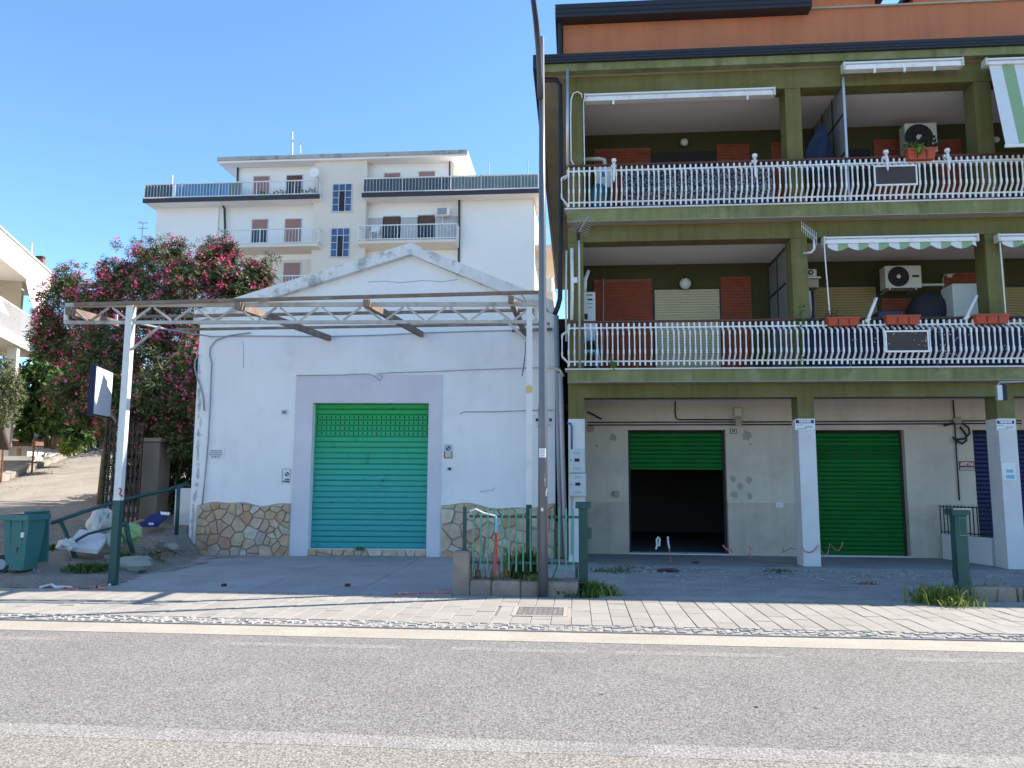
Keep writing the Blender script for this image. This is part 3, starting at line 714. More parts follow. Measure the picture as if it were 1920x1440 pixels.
def gatepost(px0, px1, ptop, pbase, label, latch):
    b_ = gz((px0+px1)/2, pbase); y = b_.y; x0, x1 = aty(px0, 1000, y).x, aty(px1, 1000, y).x; zt = aty(px0, ptop, y).z; w = x1-x0
    g = root('gate_post', label, 'gate post', b_, 0, 'square green gate posts')
    MB().box(x0, x1, y-w/2, y+w/2, -.1, zt-.09).build('post', m_postg, g)
    MB().bbox(x0-.045, x1+.045, y-w/2-.045, y+w/2+.045, zt-.09, zt, .012).build('cap', m_postg, g)
    if latch > 0: MB().box(x1, x1+.055, y-.03, y+.03, zt-.52, zt-.36).build('latch', m_postg, g)
    else:
        MB().box(x0-.03, x0, y-.03, y+.03, zt-.92, zt-.80).build('hinge', m_postg, g)
        mb = MB(); mb.box(x0+w*.33, x1-.008, y-w/2-.006, y-w/2, zt-.36, zt-.12); mb.build('lock_plate', m_barg, g)
        mb = MB(); mb.box(x0+w*.36, x1-.014, y-w/2-.009, y-w/2-.004, zt-.35, zt-.13); mb.build('lock_face', m_postg, g)
    return g
gatepost(1085, 1102, 941, 1110, 'dark green square gate post with flat cap, right end of the bar fence', 1)
gatepost(1787, 1809, 953, 1126, 'dark green square gate post standing in grass before the blue shutter', -1)
rw = root('low_wall', 'low rendered kerb wall running right from the gate post in the grass', 'wall', (6.4, 11.0, 0))
a = aty(1814, 1110, 11.05).x
for i in range(4): MB().bbox(a+i*.62, a+i*.62+.612, 11.0, 11.24, -.05, aty(1870,1101,11.0).z+R.uniform(-.004,.004), .015).build('concrete_block', m_lwall, rw)
# utility pipes and dark gap between the two buildings
def zpipe(name, pts, y, r, mat, label, cat='pipe'):
    o = MB().tube([aty(px, py, y) for px, py in pts], r, 10).build(name, mat, None, True); return tag(o, label, cat)
o = MB().box(-.75, -.17, 17.6, 17.9, -.1, aty(1050,598,17.6).z).build('gap_wall', M('gap_shade_dark_wall', (.05,.045,.04), .95, .3, 2)); tag(o, 'wall coloured dark as if unlit, closing the gap between the warehouse and the olive house', 'wall')  # near-black colour stands for the missing light in the gap
zpipe('drainpipe', [(1043,592),(1045,690),(1048,850),(1053,1040)], 15.75, .055, m_grey, 'grey drainpipe in the gap at the right corner of the warehouse', 'drainpipe')
zpipe('drainpipe', [(1051,700),(1055,850),(1062,1044)], 15.6, .05, M('pink_pipe', (.5,.47,.52), .6, .05, 3), 'pale lilac drainpipe in the gap left of the meter boxes', 'drainpipe')
zpipe('pipe', [(1020,689),(1040,690),(1050,694),(1057,706)], 15.55, .03, m_cream, 'cream pipe bending out of the warehouse wall behind the lamp post')

# ------------------------------------------------------------------ apartment house with the olive balconies
PF, FF, BW = 15.0, 14.72, 16.9
XE = 24.0
S1B, S1T, S2B, S2T, EVB, GTB, GTT = 3.43, 3.67, 6.62, 6.87, 9.79, 9.95, 10.13
B1, B2, B3, C1, C2, C3 = 3.16, 6.29, 9.39, 3.28, 6.34, 9.41
XS = -.15
ah = root('apartment_house', 'olive green apartment house with two long balconies, garage shutters below and a terracotta attic', 'building', (4.5, PF, 0))
def bx(name, x0, x1, y0, y1, z0, z1, mat, parent=ah, kind=None, label=None): return MB().box(x0, x1, y0, y1, z0, z1).build(name, mat, parent, kind=kind, label=label)
def pxz(px, py, y): p = aty(px, py, y); return p.x, p.z
pil = [(aty(1066,800,PF).x, aty(1096,800,PF).x), (aty(1497,800,PF).x, aty(1528,800,PF).x), (aty(1872,800,PF).x, aty(1905,800,PF).x)]
pil += [(pil[2][0]+4.0*k, pil[2][1]+4.0*k) for k in (1,2,3)]
GB = aty(1500, 785, PF).z
for i, (a, b) in enumerate(pil):
    u = bx('pillar', a, b, PF, PF+.42, GB, B1+.02, m_green)
    bx('whitewashed_base', a-.004, b+.004, PF-.004, PF+.425, -.1, GB, m_pwhite, u)
    bx('pillar', a, b, PF+.01, PF+.42, S1T, B2+.02, m_green); bx('pillar', a, b, PF+.01, PF+.42, S2T, B3+.02, m_green)
for z0, z1, nm in ((B1, S1B, 'beam'), (B2, S2B, 'beam'), (B3, EVB, 'beam')): bx(nm, XS+.01, XE, PF-.006, PF+.36, z0, z1, m_green)
for z0, z1, e in ((S1B, S1T, .0), (S2B, S2T, .03)):
    s_ = bx('balcony_slab', XS, XE, FF, BW+.2, z0+.012, z1, m_sage)
    bx('slab_soffit', XS, XE, FF, PF+.2, z0, z0+.011, m_soff, s_)
    bx('marble_edge', XS-.05, XE, FF-.03, FF+.3, z1+.001, z1+.028, m_pwhite, s_)
    for px in (1195, 1375, 1595, 1758):       # rust stained rail feet
        x = aty(px, 700, FF).x; MB().bar((x, FF-.018, z1-.06), (x, FF-.018, z1+.12), .012).build('rail_anchor', m_rust, s_)
for z, zs in ((C1, S1B+.013), (C2, S2B+.013), (C3, EVB+.05)): bx('ceiling', XS+.02, XE, PF+.36, BW+.1, z, zs, m_ceil)
# eaves
bx('eave_fascia', -.74, XE, FF+.02, FF+.2, EVB, GTB+.02, m_sage)
bx('eave_soffit', -.72, XE, FF+.2, PF+.1, EVB, EVB+.03, m_soff)
bx('eave_soffit', -.72, XS+.02, PF+.101, 33, EVB, EVB+.03, m_soff)
mb = MB(); mb.box(-.78, XE, FF-.05, FF+.06, GTB, GTT)
for k in (1, 2): mb.box(-.785, XE, FF-.062, FF-.05, GTB+.06*k-.012, GTB+.06*k+.004)
mb.box(-.83, -.74, FF-.05, 33, GTB-.12, GTT); mb.build('gutter', m_gutter, ah)
bx('flat_roof', -.7, XE, FF+.07, 33, GTB+.03, GTT-.02, m_soff)
bx('side_wall', XS, XS+.3, PF+.43, 33, -.2, EVB+.02, m_green)
bx('rear_wall', XS, XE, 33, 33.3, -.2, EVB, m_green); bx('end_wall', XE, XE+.3, PF, 33, -.2, 11, m_green)
# attic
AY = 15.35; ax0 = aty(1056, 60, AY).x
ztop = aty(1500, 20, AY).z
bx('attic_wall', ax0, XE, AY, AY+.25, GTT-.05, ztop, m_orange)
fz0, fz1 = aty(1056, 33, AY-.3).z, aty(1045, 8, AY-.3).z; fxe = aty(1523, 10, AY-.3).x
mb = MB(); mb.box(aty(1041,20,AY-.3).x, fxe, AY-.3, AY+.1, fz0+.01, fz1)
for k in (1, 2): mb.box(aty(1041,20,AY-.3).x-.004, fxe, AY-.312, AY-.3, fz0+(fz1-fz0)*k/3-.01, fz0+(fz1-fz0)*k/3+.006)
mb.box(aty(1041,20,AY-.3).x, aty(1041,20,AY-.3).x+.1, AY+.1, 30, fz0+.01, fz1); mb.build('attic_gutter', m_gutter, ah)
MB().tube([(ax0-.06, AY-.1, fz0+.02), (ax0-.06, AY-.1, GTT-.02)], .045, 8).build('attic_downpipe', m_black, ah)
bx('attic_side_wall', ax0, ax0+.25, AY+.25, 30, GTT-.05, fz0, m_orange)
bx('attic_roof', ax0-.1, fxe, AY+.1, 30, fz1-.12, fz1-.02, m_gutter)
bx('parapet_coping', fxe+.01, XE, AY-.05, AY+.3, ztop, ztop+.035, m_soff)
for px0, px1, zc in ((1500, 1640, .9), (1712, 1915, 1.25)):
    dy = 18.5; x0, x1 = aty(px0, 0, dy).x, aty(px1, 0, dy).x; xm = (x0+x1)/2; zb = ztop-.2; ze = aty(px0, 6, dy).z
    mb = MB(); mb.prism([(x0,dy,zb),(x1,dy,zb),(x1,dy,ze+.2),(xm,dy,ze+zc),(x0,dy,ze+.2)], (0,1,0), 4); d_ = mb.build('dormer', m_orange, ah)
    mb = MB()
    for u, v in ((x0, -1), (x1, 1)):
        mb.prism([(u+v*.25,dy-.5,ze+.06),(u+v*.25,dy-.5,ze+.2),(xm,dy-.5,ze+zc+.2),(xm,dy-.5,ze+zc+.06)], (0,1,0), 4.6)
    mb.build('dormer_roof', m_gutter, d_)
# ground floor rear wall with openings
PZ = aty(1300, 942, BW).z; ST = aty(1300, 806, BW).z
op = [(aty(1178,870,BW).x, aty(1362,870,BW).x), (aty(1525,850,BW).x-.02, aty(1700,900,BW).x), (aty(1824,820,BW).x, 11.2)]
xs = [XS+.3]+[v for o_ in op for v in o_]+[XE]
mb = MB()
for i in range(0, len(xs), 2):
    mb.box(xs[i], xs[i+1], BW, BW+.3, PZ, ST); bx('plinth', xs[i], xs[i+1], BW-.012, BW+.3, -.1, PZ, m_plinth)
mb.box(XS+.3, XE, BW, BW+.3, ST, C1+.05)
mb.build('ground_floor_wall', m_ground_wall, ah)
bx('portico_floor', XS, XE, 14.74, BW+.3, -.12, .0, m_plat, kind=None)
for a, b in op[:2]: bx('threshold', a, b, BW-.02, BW+.3, .001, .025, m_pwhite)
# dark store room behind the half open shutter
a, b = op[0]
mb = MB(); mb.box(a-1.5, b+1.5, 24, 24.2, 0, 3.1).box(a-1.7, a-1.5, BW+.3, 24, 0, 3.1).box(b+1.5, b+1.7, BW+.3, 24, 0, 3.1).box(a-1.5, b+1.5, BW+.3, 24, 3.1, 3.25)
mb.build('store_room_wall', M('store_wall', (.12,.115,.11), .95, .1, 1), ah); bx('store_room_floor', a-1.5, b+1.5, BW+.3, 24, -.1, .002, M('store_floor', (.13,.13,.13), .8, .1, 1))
gfs = []
for k, (o_, zb, n_, mat, holes) in enumerate(((op[0], aty(1270,876,BW).z, 8, m_sg, 0), (op[1], .03, 28, m_sg, 3), (op[2], .03, 28, m_sb, 0))):
    a, b = o_; p_ = (ST-.06-zb)/n_
    s_ = bx('roller_shutter', a, b, BW+.22, BW+.24, zb, ST, m_dark, label=['green roller shutter rolled half up', 'closed dark green roller shutter', 'dark blue roller shutter'][k])
    m0 = slat_mesh(a+.01, b-.01, p_, mat, 0, .014); mh = slat_mesh(a+.01, b-.01, p_, mat, 38, .014, .009, .022)
    for i in range(n_): inst(mh if holes and n_-6 <= i < n_-3 else m0, 'slat', s_, (0, BW+.19+R.uniform(-.005,.005), zb+i*p_), (R.uniform(-.05,.05),0,0))
    if k == 0: MB().box(a, b, BW+.16, BW+.21, zb-.05, zb).build('bottom_bar', m_sg, s_)
    for x in (a+.01, b-.05): bx('guide_rail', x, x+.04, BW+.14, BW+.2, 0, ST, m_iron)
# plaster patches and stains with edges of their own
def disc(name, px, py, r, mat, parent=ah, y=BW, seed=0):
    c = aty(px, py, y); rr = random.Random(seed); P = []
    for k in range(22):
        a = 2*pi*k/22; q = r*rr.uniform(.62, 1.12); P.append((c.x+q*cos(a), y-.003, c.z+q*sin(a)))
    return MB().prism(P, (0,1,0), .005).build(name, mat, parent)
m_pat = M('cement_patch', (.37,.335,.30), .95, .1, 5); m_pat2 = M('bare_plaster', (.38,.31,.26), .95, .1, 5)
for i, (px, py, r) in enumerate(((1374,897,.07),(1404,900,.085),(1388,912,.08),(1377,927,.085),(1406,930,.075))): disc('plaster_patch', px, py, r, m_pat, seed=i)
for i, (px, py, r) in enumerate(((1400,817,.11),(1149,820,.09),(1107,803,.1),(1140,830,.02),(1119,836,.03),(1407,833,.03))): disc('plaster_scar', px, py, r, m_pat2, seed=20+i)

# balcony rear walls, bricks, blinds
def brickwall(px0, px1, ptop, z0, y=BW):
    x0, x1 = aty(px0, ptop, y).x, aty(px1, ptop, y).x; z1 = aty((px0+px1)/2, ptop, y).z
    u = bx('brick_panel', x0, x1, y-.02, y+.01, z0, z1, m_brickmort)
    mb = MB(); z = z0+.01; r_ = 0
    while z+.055 < z1:
        x = x0-(.125 if r_ % 2 else 0)
        while x < x1:
            a, b = max(x+.005, x0), min(x+.245, x1)
            if b-a > .03: mb.box(a, b, y-.034-R.uniform(0,.005), y-.015, z, z+.055)
            x += .25
        z += .067; r_ += 1
    mb.build('bricks', m_brick, u, kind='stuff')
def blind(px0, px1, ptop, z0, mat, y=BW):
    x0, x1 = aty(px0, ptop, y).x, aty(px1, ptop, y).x; z1 = aty((px0+px1)/2, ptop, y).z
    u = bx('blind_frame', x0-.06, x1+.06, y-.012, y+.02, z0, z1+.06, m_iron)
    mb = MB(); z = z0
    while z < z1-.02: mb.add([(x0,y-.02,z),(x1,y-.02,z),(x1,y-.034,z+.012),(x0,y-.034,z+.012),(x1,y-.034,z+.046),(x0,y-.034,z+.046),(x1,y-.02,z+.056),(x0,y-.02,z+.056)],[(0,1,2,3),(3,2,4,5),(5,4,6,7)]); z += .058
    mb.build('blind_slats', mat, u, kind='stuff')
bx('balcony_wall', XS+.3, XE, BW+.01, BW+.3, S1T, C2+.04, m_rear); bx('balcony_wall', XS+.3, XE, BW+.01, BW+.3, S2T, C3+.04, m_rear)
bx('balcony_floor', XS+.02, XE, FF+.32, BW, S1T+.002, S1T+.02, m_floor); bx('balcony_floor', XS+.02, XE, FF+.32, BW, S2T+.002, S2T+.02, m_floor)
brickwall(1113, 1222, 524, S1T); brickwall(1350, 1407, 519, S1T); brickwall(1652, 1708, 560, S1T); brickwall(1768, 1835, 512, S1T)
brickwall(1114, 1219, 279, S2T); brickwall(1343, 1404, 271, S2T); brickwall(1445, 1465, 268, S2T); brickwall(1636, 1702, 262, S2T); brickwall(1750, 1800, 262, S2T)
blind(1227, 1348, 545, S1T, m_blindc); blind(1524, 1641, 541, S1T, m_blindt); blind(1876, 1975, 537, S1T, m_blindt)
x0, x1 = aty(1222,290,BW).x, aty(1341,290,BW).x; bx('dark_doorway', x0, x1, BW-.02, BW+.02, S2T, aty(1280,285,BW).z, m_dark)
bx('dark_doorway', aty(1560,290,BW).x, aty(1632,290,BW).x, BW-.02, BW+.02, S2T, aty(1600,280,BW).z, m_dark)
# partitions between the flats
def partition(x, ya, yb, z0, z1, mids, label):
    u = root('partition_screen', label, 'partition screen', (x, ya, z0))
    yy = [ya+(yb-ya)*k for k in mids]; zz = [z0, z0+(z1-z0)*.42, z0+(z1-z0)*.72, z1]
    for y in yy: MB().box(x-.022, x+.022, y-.02, y+.02, z0, z1).build('upright', m_alu if y == yy[0] else m_iron, u)
    for z in zz[1:]: MB().box(x-.018, x+.018, ya+.021, yb, z-.022, z+.022).build('crossbar', m_iron, u)
    for i in range(len(yy)-1):
        for j in range(3): MB().box(x-.006, x+.006, yy[i]+.021, yy[i+1]-.021, zz[j]+.023, zz[j+1]-.023).build('pane', M('frosted_pane', (.20,.205,.21), .35, .08, 2), u)
partition(aty(1583, 200, 14.95).x, 14.95, BW-.02, S2T+.03, aty(1576, 146, 14.95).z, (0,.34,.67,1), 'dark framed glass partition screen on the upper balcony beside the hanging jacket')
partition(pil[1][0]+.03, PF+.45, BW-.02, S1T+.03, C2-.1, (0,.5,1), 'grey panel partition screen behind the middle pillar of the lower balcony')
# railings: every baluster a part
RY = 14.79
def railing(pz, name_lbl, panel, board, boardlbl, s_top):
    zb_, zbr, zlb, zub, ztr, zts, zh = [aty(1090, p, RY).z for p in pz]
    u = bx('railing', XS+.02, XE, RY-.014, RY+.014, zbr-.014, zbr+.014, m_rail, ah, label=name_lbl)
    MB().box(XS+.02, XE, RY-.014, RY+.014, ztr-.014, ztr+.014).build('top_rail', m_rail, u)
    MB().box(XS+.05, XE, RY+.03, RY+.08, zh-.02, zh+.02).build('handrail', m_brown, u)
    def bal(full, up=True):
        mb = MB(); y1 = -.12
        if up: mb.bar((0,0,zts-zb_), (0,0,ztr-zb_-.03), .032); mb.bar((0,0,ztr-zb_-.03), (0,y1,zub-zb_), .029)
        if full:
            mb.bar((0,y1,zub-zb_), (0,y1,zub-zb_-.07), .032); mb.bar((0,y1,zub-zb_-.07), (0,y1,zlb-zb_+.09), .022); mb.bar((0,y1,zlb-zb_+.09), (0,y1,zlb-zb_), .032)
        if full or not up: mb.bar((0,y1,zlb-zb_), (0,0,zbr-zb_), .029); mb.bar((0,0,zbr-zb_), (0,0,0), .032)
        return mb.mesh('baluster', m_rail)
    mf, ms, ms2 = bal(True), bal(False), bal(False, False)
    pa, pb = aty(panel[0], panel[2], RY-.12), aty(panel[1], panel[3], RY-.12)
    x = XS+.03; k = 0
    while x < 9.75:
        gap = pa.x-.02 < x < pb.x+.02
        inst(ms if gap else mf, 'baluster', u, (x+R.uniform(-.004,.004), RY, zb_), (0, R.uniform(-.008,.008), R.uniform(-.09,.09)))
        if gap: inst(ms2, 'baluster', u, (x, RY, zb_))
        x += .1045
    mb = MB(); X = x
    while X < XE: mb.bar((X,RY-.1,zlb), (X,RY-.1,zub), .02); X += .1045
    mb.build('baluster_rest', m_rail, u, kind='stuff')
    for y in (14.9, 15.0): 
        o = inst(mf, 'baluster', u, (XS+.01, y, zb_), (0, 0, -pi/2))
    fr = MB(); y = RY-.125
    fr.box(pa.x, pb.x, y-.012, y+.012, pa.z-.02, pa.z+.012).box(pa.x, pb.x, y-.012, y+.012, pb.z-.012, pb.z+.02).box(pa.x-.015, pa.x+.012, y-.013, y+.013, pb.z-.012, pa.z+.012).box(pb.x-.012, pb.x+.015, y-.013, y+.013, pb.z-.012, pa.z+.012)
    f_ = fr.build('panel_frame', m_rail, u); MB().box(pa.x+.013, pb.x-.013, y-.006, y+.006, pb.z+.021, pa.z-.021).build('panel_board', board, u)
    return zb_, zts, zh
m_board = M('brown_board', (.06,.045,.045), .6, .1, 4)
zlo = railing((686,678,666,625,615.5,607,603), 'white bowed railing of the lower balcony', (1660,1741,621,659), m_board, '', S1T)
zup = railing((388,380,367,329,321.5,314,309.6), 'white bowed railing of the upper balcony', (1639,1719,312,346), m_board, '', S2T)

# ------------------------------------------------------------------ things on the balconies
def bpx(name, px0, py0, px1, py1, y, dep, mat, parent=None, **kw):
    a, b = aty(px0, py1, y), aty(px1, py0, y); return MB().bbox(a.x, b.x, y, y+dep, a.z, b.z, min(.012, dep/4)).build(name, mat, parent, **kw)
def awning_box(px0, px1, pyl, pyr, y, label, h=.15, dep=.16, brackets=()):
    a, b = aty(px0, pyl, y), aty(px1, pyr, y); z = (a.z+b.z)/2
    u = root('awning', label, 'awning', ((a.x+b.x)/2, y, z), group='sun awnings of the olive house')
    MB().bbox(a.x, b.x, y, y+dep, z-h, z-.035, .03).build('cassette', m_rail, u)
    MB().box(a.x, b.x, y-.01, y+dep-.02, z-.03, z).build('hood', m_paper, u)
    for k in brackets: x = aty(k, pyl, y).x; MB().box(x-.02, x+.02, y+.01, y+.04, z-h-.08, z-h).build('arm_bracket', m_rail, u)
    for x in (a.x, b.x): MB().box(x-.02, x+.02, y-.012, y+dep, z-h-.01, z+.01).build('end_cap', m_cream, u)
    return u, a.x, b.x, z-h, y
awning_box(1097, 1452, 178, 162, PF-.12, 'long closed white awning cassette across the first bay of the upper balcony', brackets=(1150, 1402))
awning_box(1583, 1805, 115, 110, FF-.12, 'closed white awning cassette under the eave above the second upper bay', brackets=(1640, 1696, 1752))
def stripes(parent, x0, x1, z0, z1, y0, y1, per, scal=None, seed=0):
    """striped cloth: separate pale and green strips sewn side by side, gently rippled"""
    i = 0; x = x0; mA, mB_ = M('awning_white', (.66,.67,.70), .8, .03, 4), M('awning_green', (.26,.38,.22), .8, .05, 4)
    while x < x1-.001:
        w = per*(.5 if i % 2 else .5); xe = min(x+w, x1); mb = MB(); N = 8
        for k in range(N):
            u, v = x+(xe-x)*k/N, x+(xe-x)*(k+1)/N
            def zz(q): return z0-(scal*(abs(sin(pi*(q-x0)/.38))-.5) if scal else 0)
            M_ = 6; pts = []
            for j in range(M_+1):
                t = j/M_
                for q in (u, v): pts.append((q, y1+(y0-y1)*t+.012*sin(9*q)*t, z1+(zz(q)-z1)*t))
            mb.add(pts, [(2*j, 2*j+1, 2*j+3, 2*j+2) for j in range(M_)])
        mb.build('stripe', mA if i % 2 == 0 else mB_, parent, True); x = xe; i += 1
u, xa, xb, zb, y = awning_box(1546, 1833, 446, 437, PF-.2, 'white awning cassette with scalloped green striped valance above the tan blind', h=.13)
stripes(u, xa+.06, xb-.03, aty(1690,464,y).z, zb-.002, y+.02, y+.03, .38, .07)
MB().tube([aty(1545,456,y), aty(1556,592,y)], .012, 6).build('crank_rod', m_rail, u)
u, xa, xb, zb, y = awning_box(1873, 2160, 440, 432, PF-.2, 'white awning cassette with striped valance cut off by the right edge of the photo', h=.13)
stripes(u, xa+.06, xb-.03, aty(1900,460,y).z, zb-.002, y+.02, y+.03, .38, .07)
MB().tube([aty(1875,455,y), aty(1886,592,y)], .012, 6).build('crank_rod', m_rail, u)
u, xa, xb, zb, y = awning_box(1849, 2150, 108, 100, FF-.12, 'green and white striped awning lowered at the right end of the upper balcony', h=.12)
stripes(u, xa+.07, xb-.05, aty(1880,272,y-.25).z, zb, y-.3, y+.05, .46)
MB().box(xa+.05, xb-.03, y-.33, y-.29, aty(1880,275,y-.3).z-.02, aty(1880,272,y-.3).z+.01).build('bottom_bar', m_rail, u)
# air conditioners
def aircon(px0, py0, px1, py1, y, label, fan=.36, dep=.3):
    a, b = aty(px0, py1, y), aty(px1, py0, y); w, h = b.x-a.x, b.z-a.z
    u = root('air_conditioner', label, 'air conditioner', ((a.x+b.x)/2, y, a.z), group='outdoor air conditioning units')
    MB().bbox(a.x, b.x, y, y+dep, a.z, b.z, .015).build('casing', m_cream, u)
    c = Vector((a.x+w*fan, y-.002, a.z+h*.5)); r = h*.44
    MB().lathe(c, [(r,-.006),(r,.004)], 24, 'Y').build('fan_opening', m_dark, u)
    mb = MB()
    for q in (1, .78, .56, .36):
        pts = [c+Vector((r*q*cos(2*pi*k/20), -.012, r*q*sin(2*pi*k/20))) for k in range(21)]; mb.tube(pts, .004, 4)
    for k in range(12): mb.bar(c+Vector((r*.2*cos(k*pi/6),-.012,r*.2*sin(k*pi/6))), c+Vector((r*cos(k*pi/6),-.012,r*sin(k*pi/6))), .005)
    mb.build('fan_guard', m_iron, u); MB().lathe(c, [(r*.2,-.022),(r*.2,-.006)], 14, 'Y').build('fan_hub', m_cream, u)
    MB().box(a.x+w*.74, a.x+w*.93, y-.006, y-.001, a.z+h*.46, a.z+h*.56).build('badge', m_iron, u)
    for x in (a.x+w*.12, a.x+w*.84): MB().bar((x, y+.02, a.z-.02), (x, y+dep+.2, a.z-.02), .03).build('bracket', m_alu, u)
    return u
aircon(1661, 497, 1727, 540, 16.25, 'cream air conditioner with round fan above the planters on the lower balcony')
aircon(1699, 229, 1756, 286, 16.3, 'cream air conditioner behind the potted plant on the upper balcony', .42)
bpx('pipe_cover', 1728, 531, 1771, 536, 16.5, .06, m_cream, None); tag(bpy.data.objects['pipe_cover'], 'cream pipe cover running right from the lower balcony air conditioner', 'pipe cover')
u = root('shelf_unit', 'small cream ventilation box on a white wall bracket beside the middle pillar', 'ventilation box', aty(1523, 540, 15.9))
bpx('casing', 1509, 504, 1531, 518, 15.9, .3, m_cream, u); a = aty(1520, 511, 15.9); MB().lathe((a.x, 15.898, a.z), [(.055,-.006),(.055,.004)], 14, 'Y').build('vent', m_dark, u)
MB().lathe((a.x, 15.892, a.z), [(.025,-.006),(.025,.004)], 10, 'Y').build('vent_hub', m_cream, u)
bpx('bracket', 1509, 518, 1540, 521, 15.85, .35, m_rail, u); bpx('lower_box', 1511, 523, 1535, 539, 15.9, .3, m_soff, u)
# ceiling and wall globe lamps
def globe(px, py, rpx, y, label):
    c = aty(px, py, y); r = rpx/FPX*y*.95
    u = root('wall_lamp', label, 'wall lamp', c, group='round wall lamps'); 
    MB().lathe(c+Vector((0,.12,0)), [(r*.5,-.1),(r*.55,.06)], 14, 'Y').build('base', m_iron, u)
    mb = MB(); mb.lathe(c, [(max(.002, r*sin(pi*k/8)), -r*.8*cos(pi*k/8)) for k in range(9)], 16, 'Y'); mb.build('globe', M('lamp_glass', (.6,.6,.57), .3, .02, 2), u, True)
globe(1285, 532, 11.5, BW-.15, 'round white wall lamp above the cream blind'); globe(1283, 267, 8, BW-.15, 'round white wall lamp on the rear wall of the first upper bay'); globe(1868, 262, 6.5, BW-.15, 'round wall lamp left of the lowered striped awning')
# planters
def planter(px0, py0, px1, py1, y, label, plants=0, seed=1):
    a, b = aty(px0, py1, y), aty(px1, py0, y); rr = random.Random(seed)
    u = root('flower_box', label, 'flower box', ((a.x+b.x)/2, y, a.z), group='terracotta flower boxes on the balcony rails')
    mb = MB(); t = .03; d = .16
    mb.add([(a.x+t,y+.02,a.z),(b.x-t,y+.02,a.z),(b.x-t,y+d-.02,a.z),(a.x+t,y+d-.02,a.z),(a.x,y,b.z-.03),(b.x,y,b.z-.03),(b.x,y+d,b.z-.03),(a.x,y+d,b.z-.03)],[(3,2,1,0),(0,1,5,4),(1,2,6,5),(2,3,7,6),(3,0,4,7)])
    mb.build('trough', m_terra, u); mb = MB()
    mb.box(a.x-.012,b.x+.012,y-.012,y+.008,b.z-.035,b.z).box(a.x-.012,b.x+.012,y+d-.008,y+d+.012,b.z-.035,b.z).box(a.x-.012,a.x+.008,y+.009,y+d-.009,b.z-.035,b.z).box(b.x-.008,b.x+.012,y+.009,y+d-.009,b.z-.035,b.z); mb.build('rim', m_terra, u)
    for f in (.33, .67): x = a.x+(b.x-a.x)*f; MB().bar((x, y-.005, b.z), (x, y+.008, a.z+.02), .012).build('holder', m_iron, u)
    MB().box(a.x+.009, b.x-.009, y+.009, y+d-.009, b.z-.05, b.z-.02).build('soil', m_bed, u)
    return u, a, b, y
m_leaf = leafmat('pot_plant_leaf', [(.02,.05,.015),(.06,.13,.03),(.10,.20,.04)]); m_dleaf = leafmat('purple_leaf', [(.03,.025,.02),(.05,.05,.03),(.06,.07,.03)])
def leafclump(parent, c, rx, ry, rz, n, size, mat, seed, name='leaves', asp=.45, kind='stuff', droop=.0):
    rr = random.Random(seed); mb = MB()
    for i in range(n):
        while True:
            p = Vector((rr.uniform(-1,1), rr.uniform(-1,1), rr.uniform(-1,1)))
            if p.length <= 1: break
        q = c+Vector((p.x*rx, p.y*ry, p.z*rz)); d = Vector((rr.uniform(-1,1), rr.uniform(-1,1), rr.uniform(-.5,.9)-droop)).normalized(); s_ = size*rr.uniform(.6,1.3)
        sd_ = d.cross(Vector((rr.uniform(-1,1), rr.uniform(-1,1), rr.uniform(-1,1)))).normalized()*s_*asp/2
        mb.add([q, q+d*s_*.5+sd_, q+d*s_, q+d*s_*.5-sd_], [(0,1,2,3)])
    return mb.build(name, mat, parent, kind=kind)
u, a, b, y = planter(1553, 594, 1612, 610, RY-.15, 'terracotta flower box with a dry plant, left one on the lower balcony rail')
leafclump(u, Vector((a.x+.1, y+.08, b.z+.06)), .13, .07, .08, 60, .06, leafmat('dry_leaf', [(.12,.06,.04),(.18,.10,.06)]), 3)
planter(1663, 590, 1725, 608, RY-.15, 'empty terracotta flower box above the framed board on the lower balcony rail')
planter(1831, 588, 1893, 606, RY-.15, 'empty terracotta flower box at the right pillar on the lower balcony rail')
u, a, b, y = planter(1703, 276, 1755, 298, RY-.15, 'terracotta flower box with a green plant on the upper balcony rail')
leafclump(u, Vector(((a.x+b.x)/2-.05, y+.02, b.z-.02)), .12, .1, .12, 150, .07, leafmat('bright_leaf', [(.10,.20,.03),(.22,.36,.07)]), 5, droop=.5)
leafclump(u, Vector(((a.x+b.x)/2+.12, y+.1, b.z+.1)), .24, .1, .14, 130, .10, m_dleaf, 6); leafclump(u, Vector((a.x+.08, y+.06, b.z+.03)), .14, .1, .08, 70, .09, m_leaf, 8)
# umbrella holders and tubes clamped on the rails
def clamp(px, p0, p1, y, label, lean=0):
    a, b = aty(px, p0, y), aty(px+lean, p1, y)
    u = root('umbrella_holder', label, 'umbrella holder', b, group='white umbrella holders on the upper railing')
    MB().tube([b, b+(a-b)*.12, a], [.008,.02,.028], 8).build('tube', m_rail, u, True)
    MB().tube([a-(a-b)*.02, a+Vector((0,0,.05))], [.05,.045], 10).build('collar', m_rail, u); MB().box(a.x-.05, a.x+.05, y+.02, y+.09, a.z-.1, a.z-.05).build('clamp', m_rail, u)
clamp(1151, 303, 341, RY-.16, 'white umbrella holder clamped left of the pebble patterned mat'); clamp(1415, 294, 333, RY-.16, 'white umbrella holder near the right end of the pebble patterned mat', 2)
clamp(1661, 287, 320, RY-.2, 'white umbrella holder left of the potted plant', 4); clamp(1776, 284, 319, RY-.16, 'white umbrella holder right of the potted plant', 5)
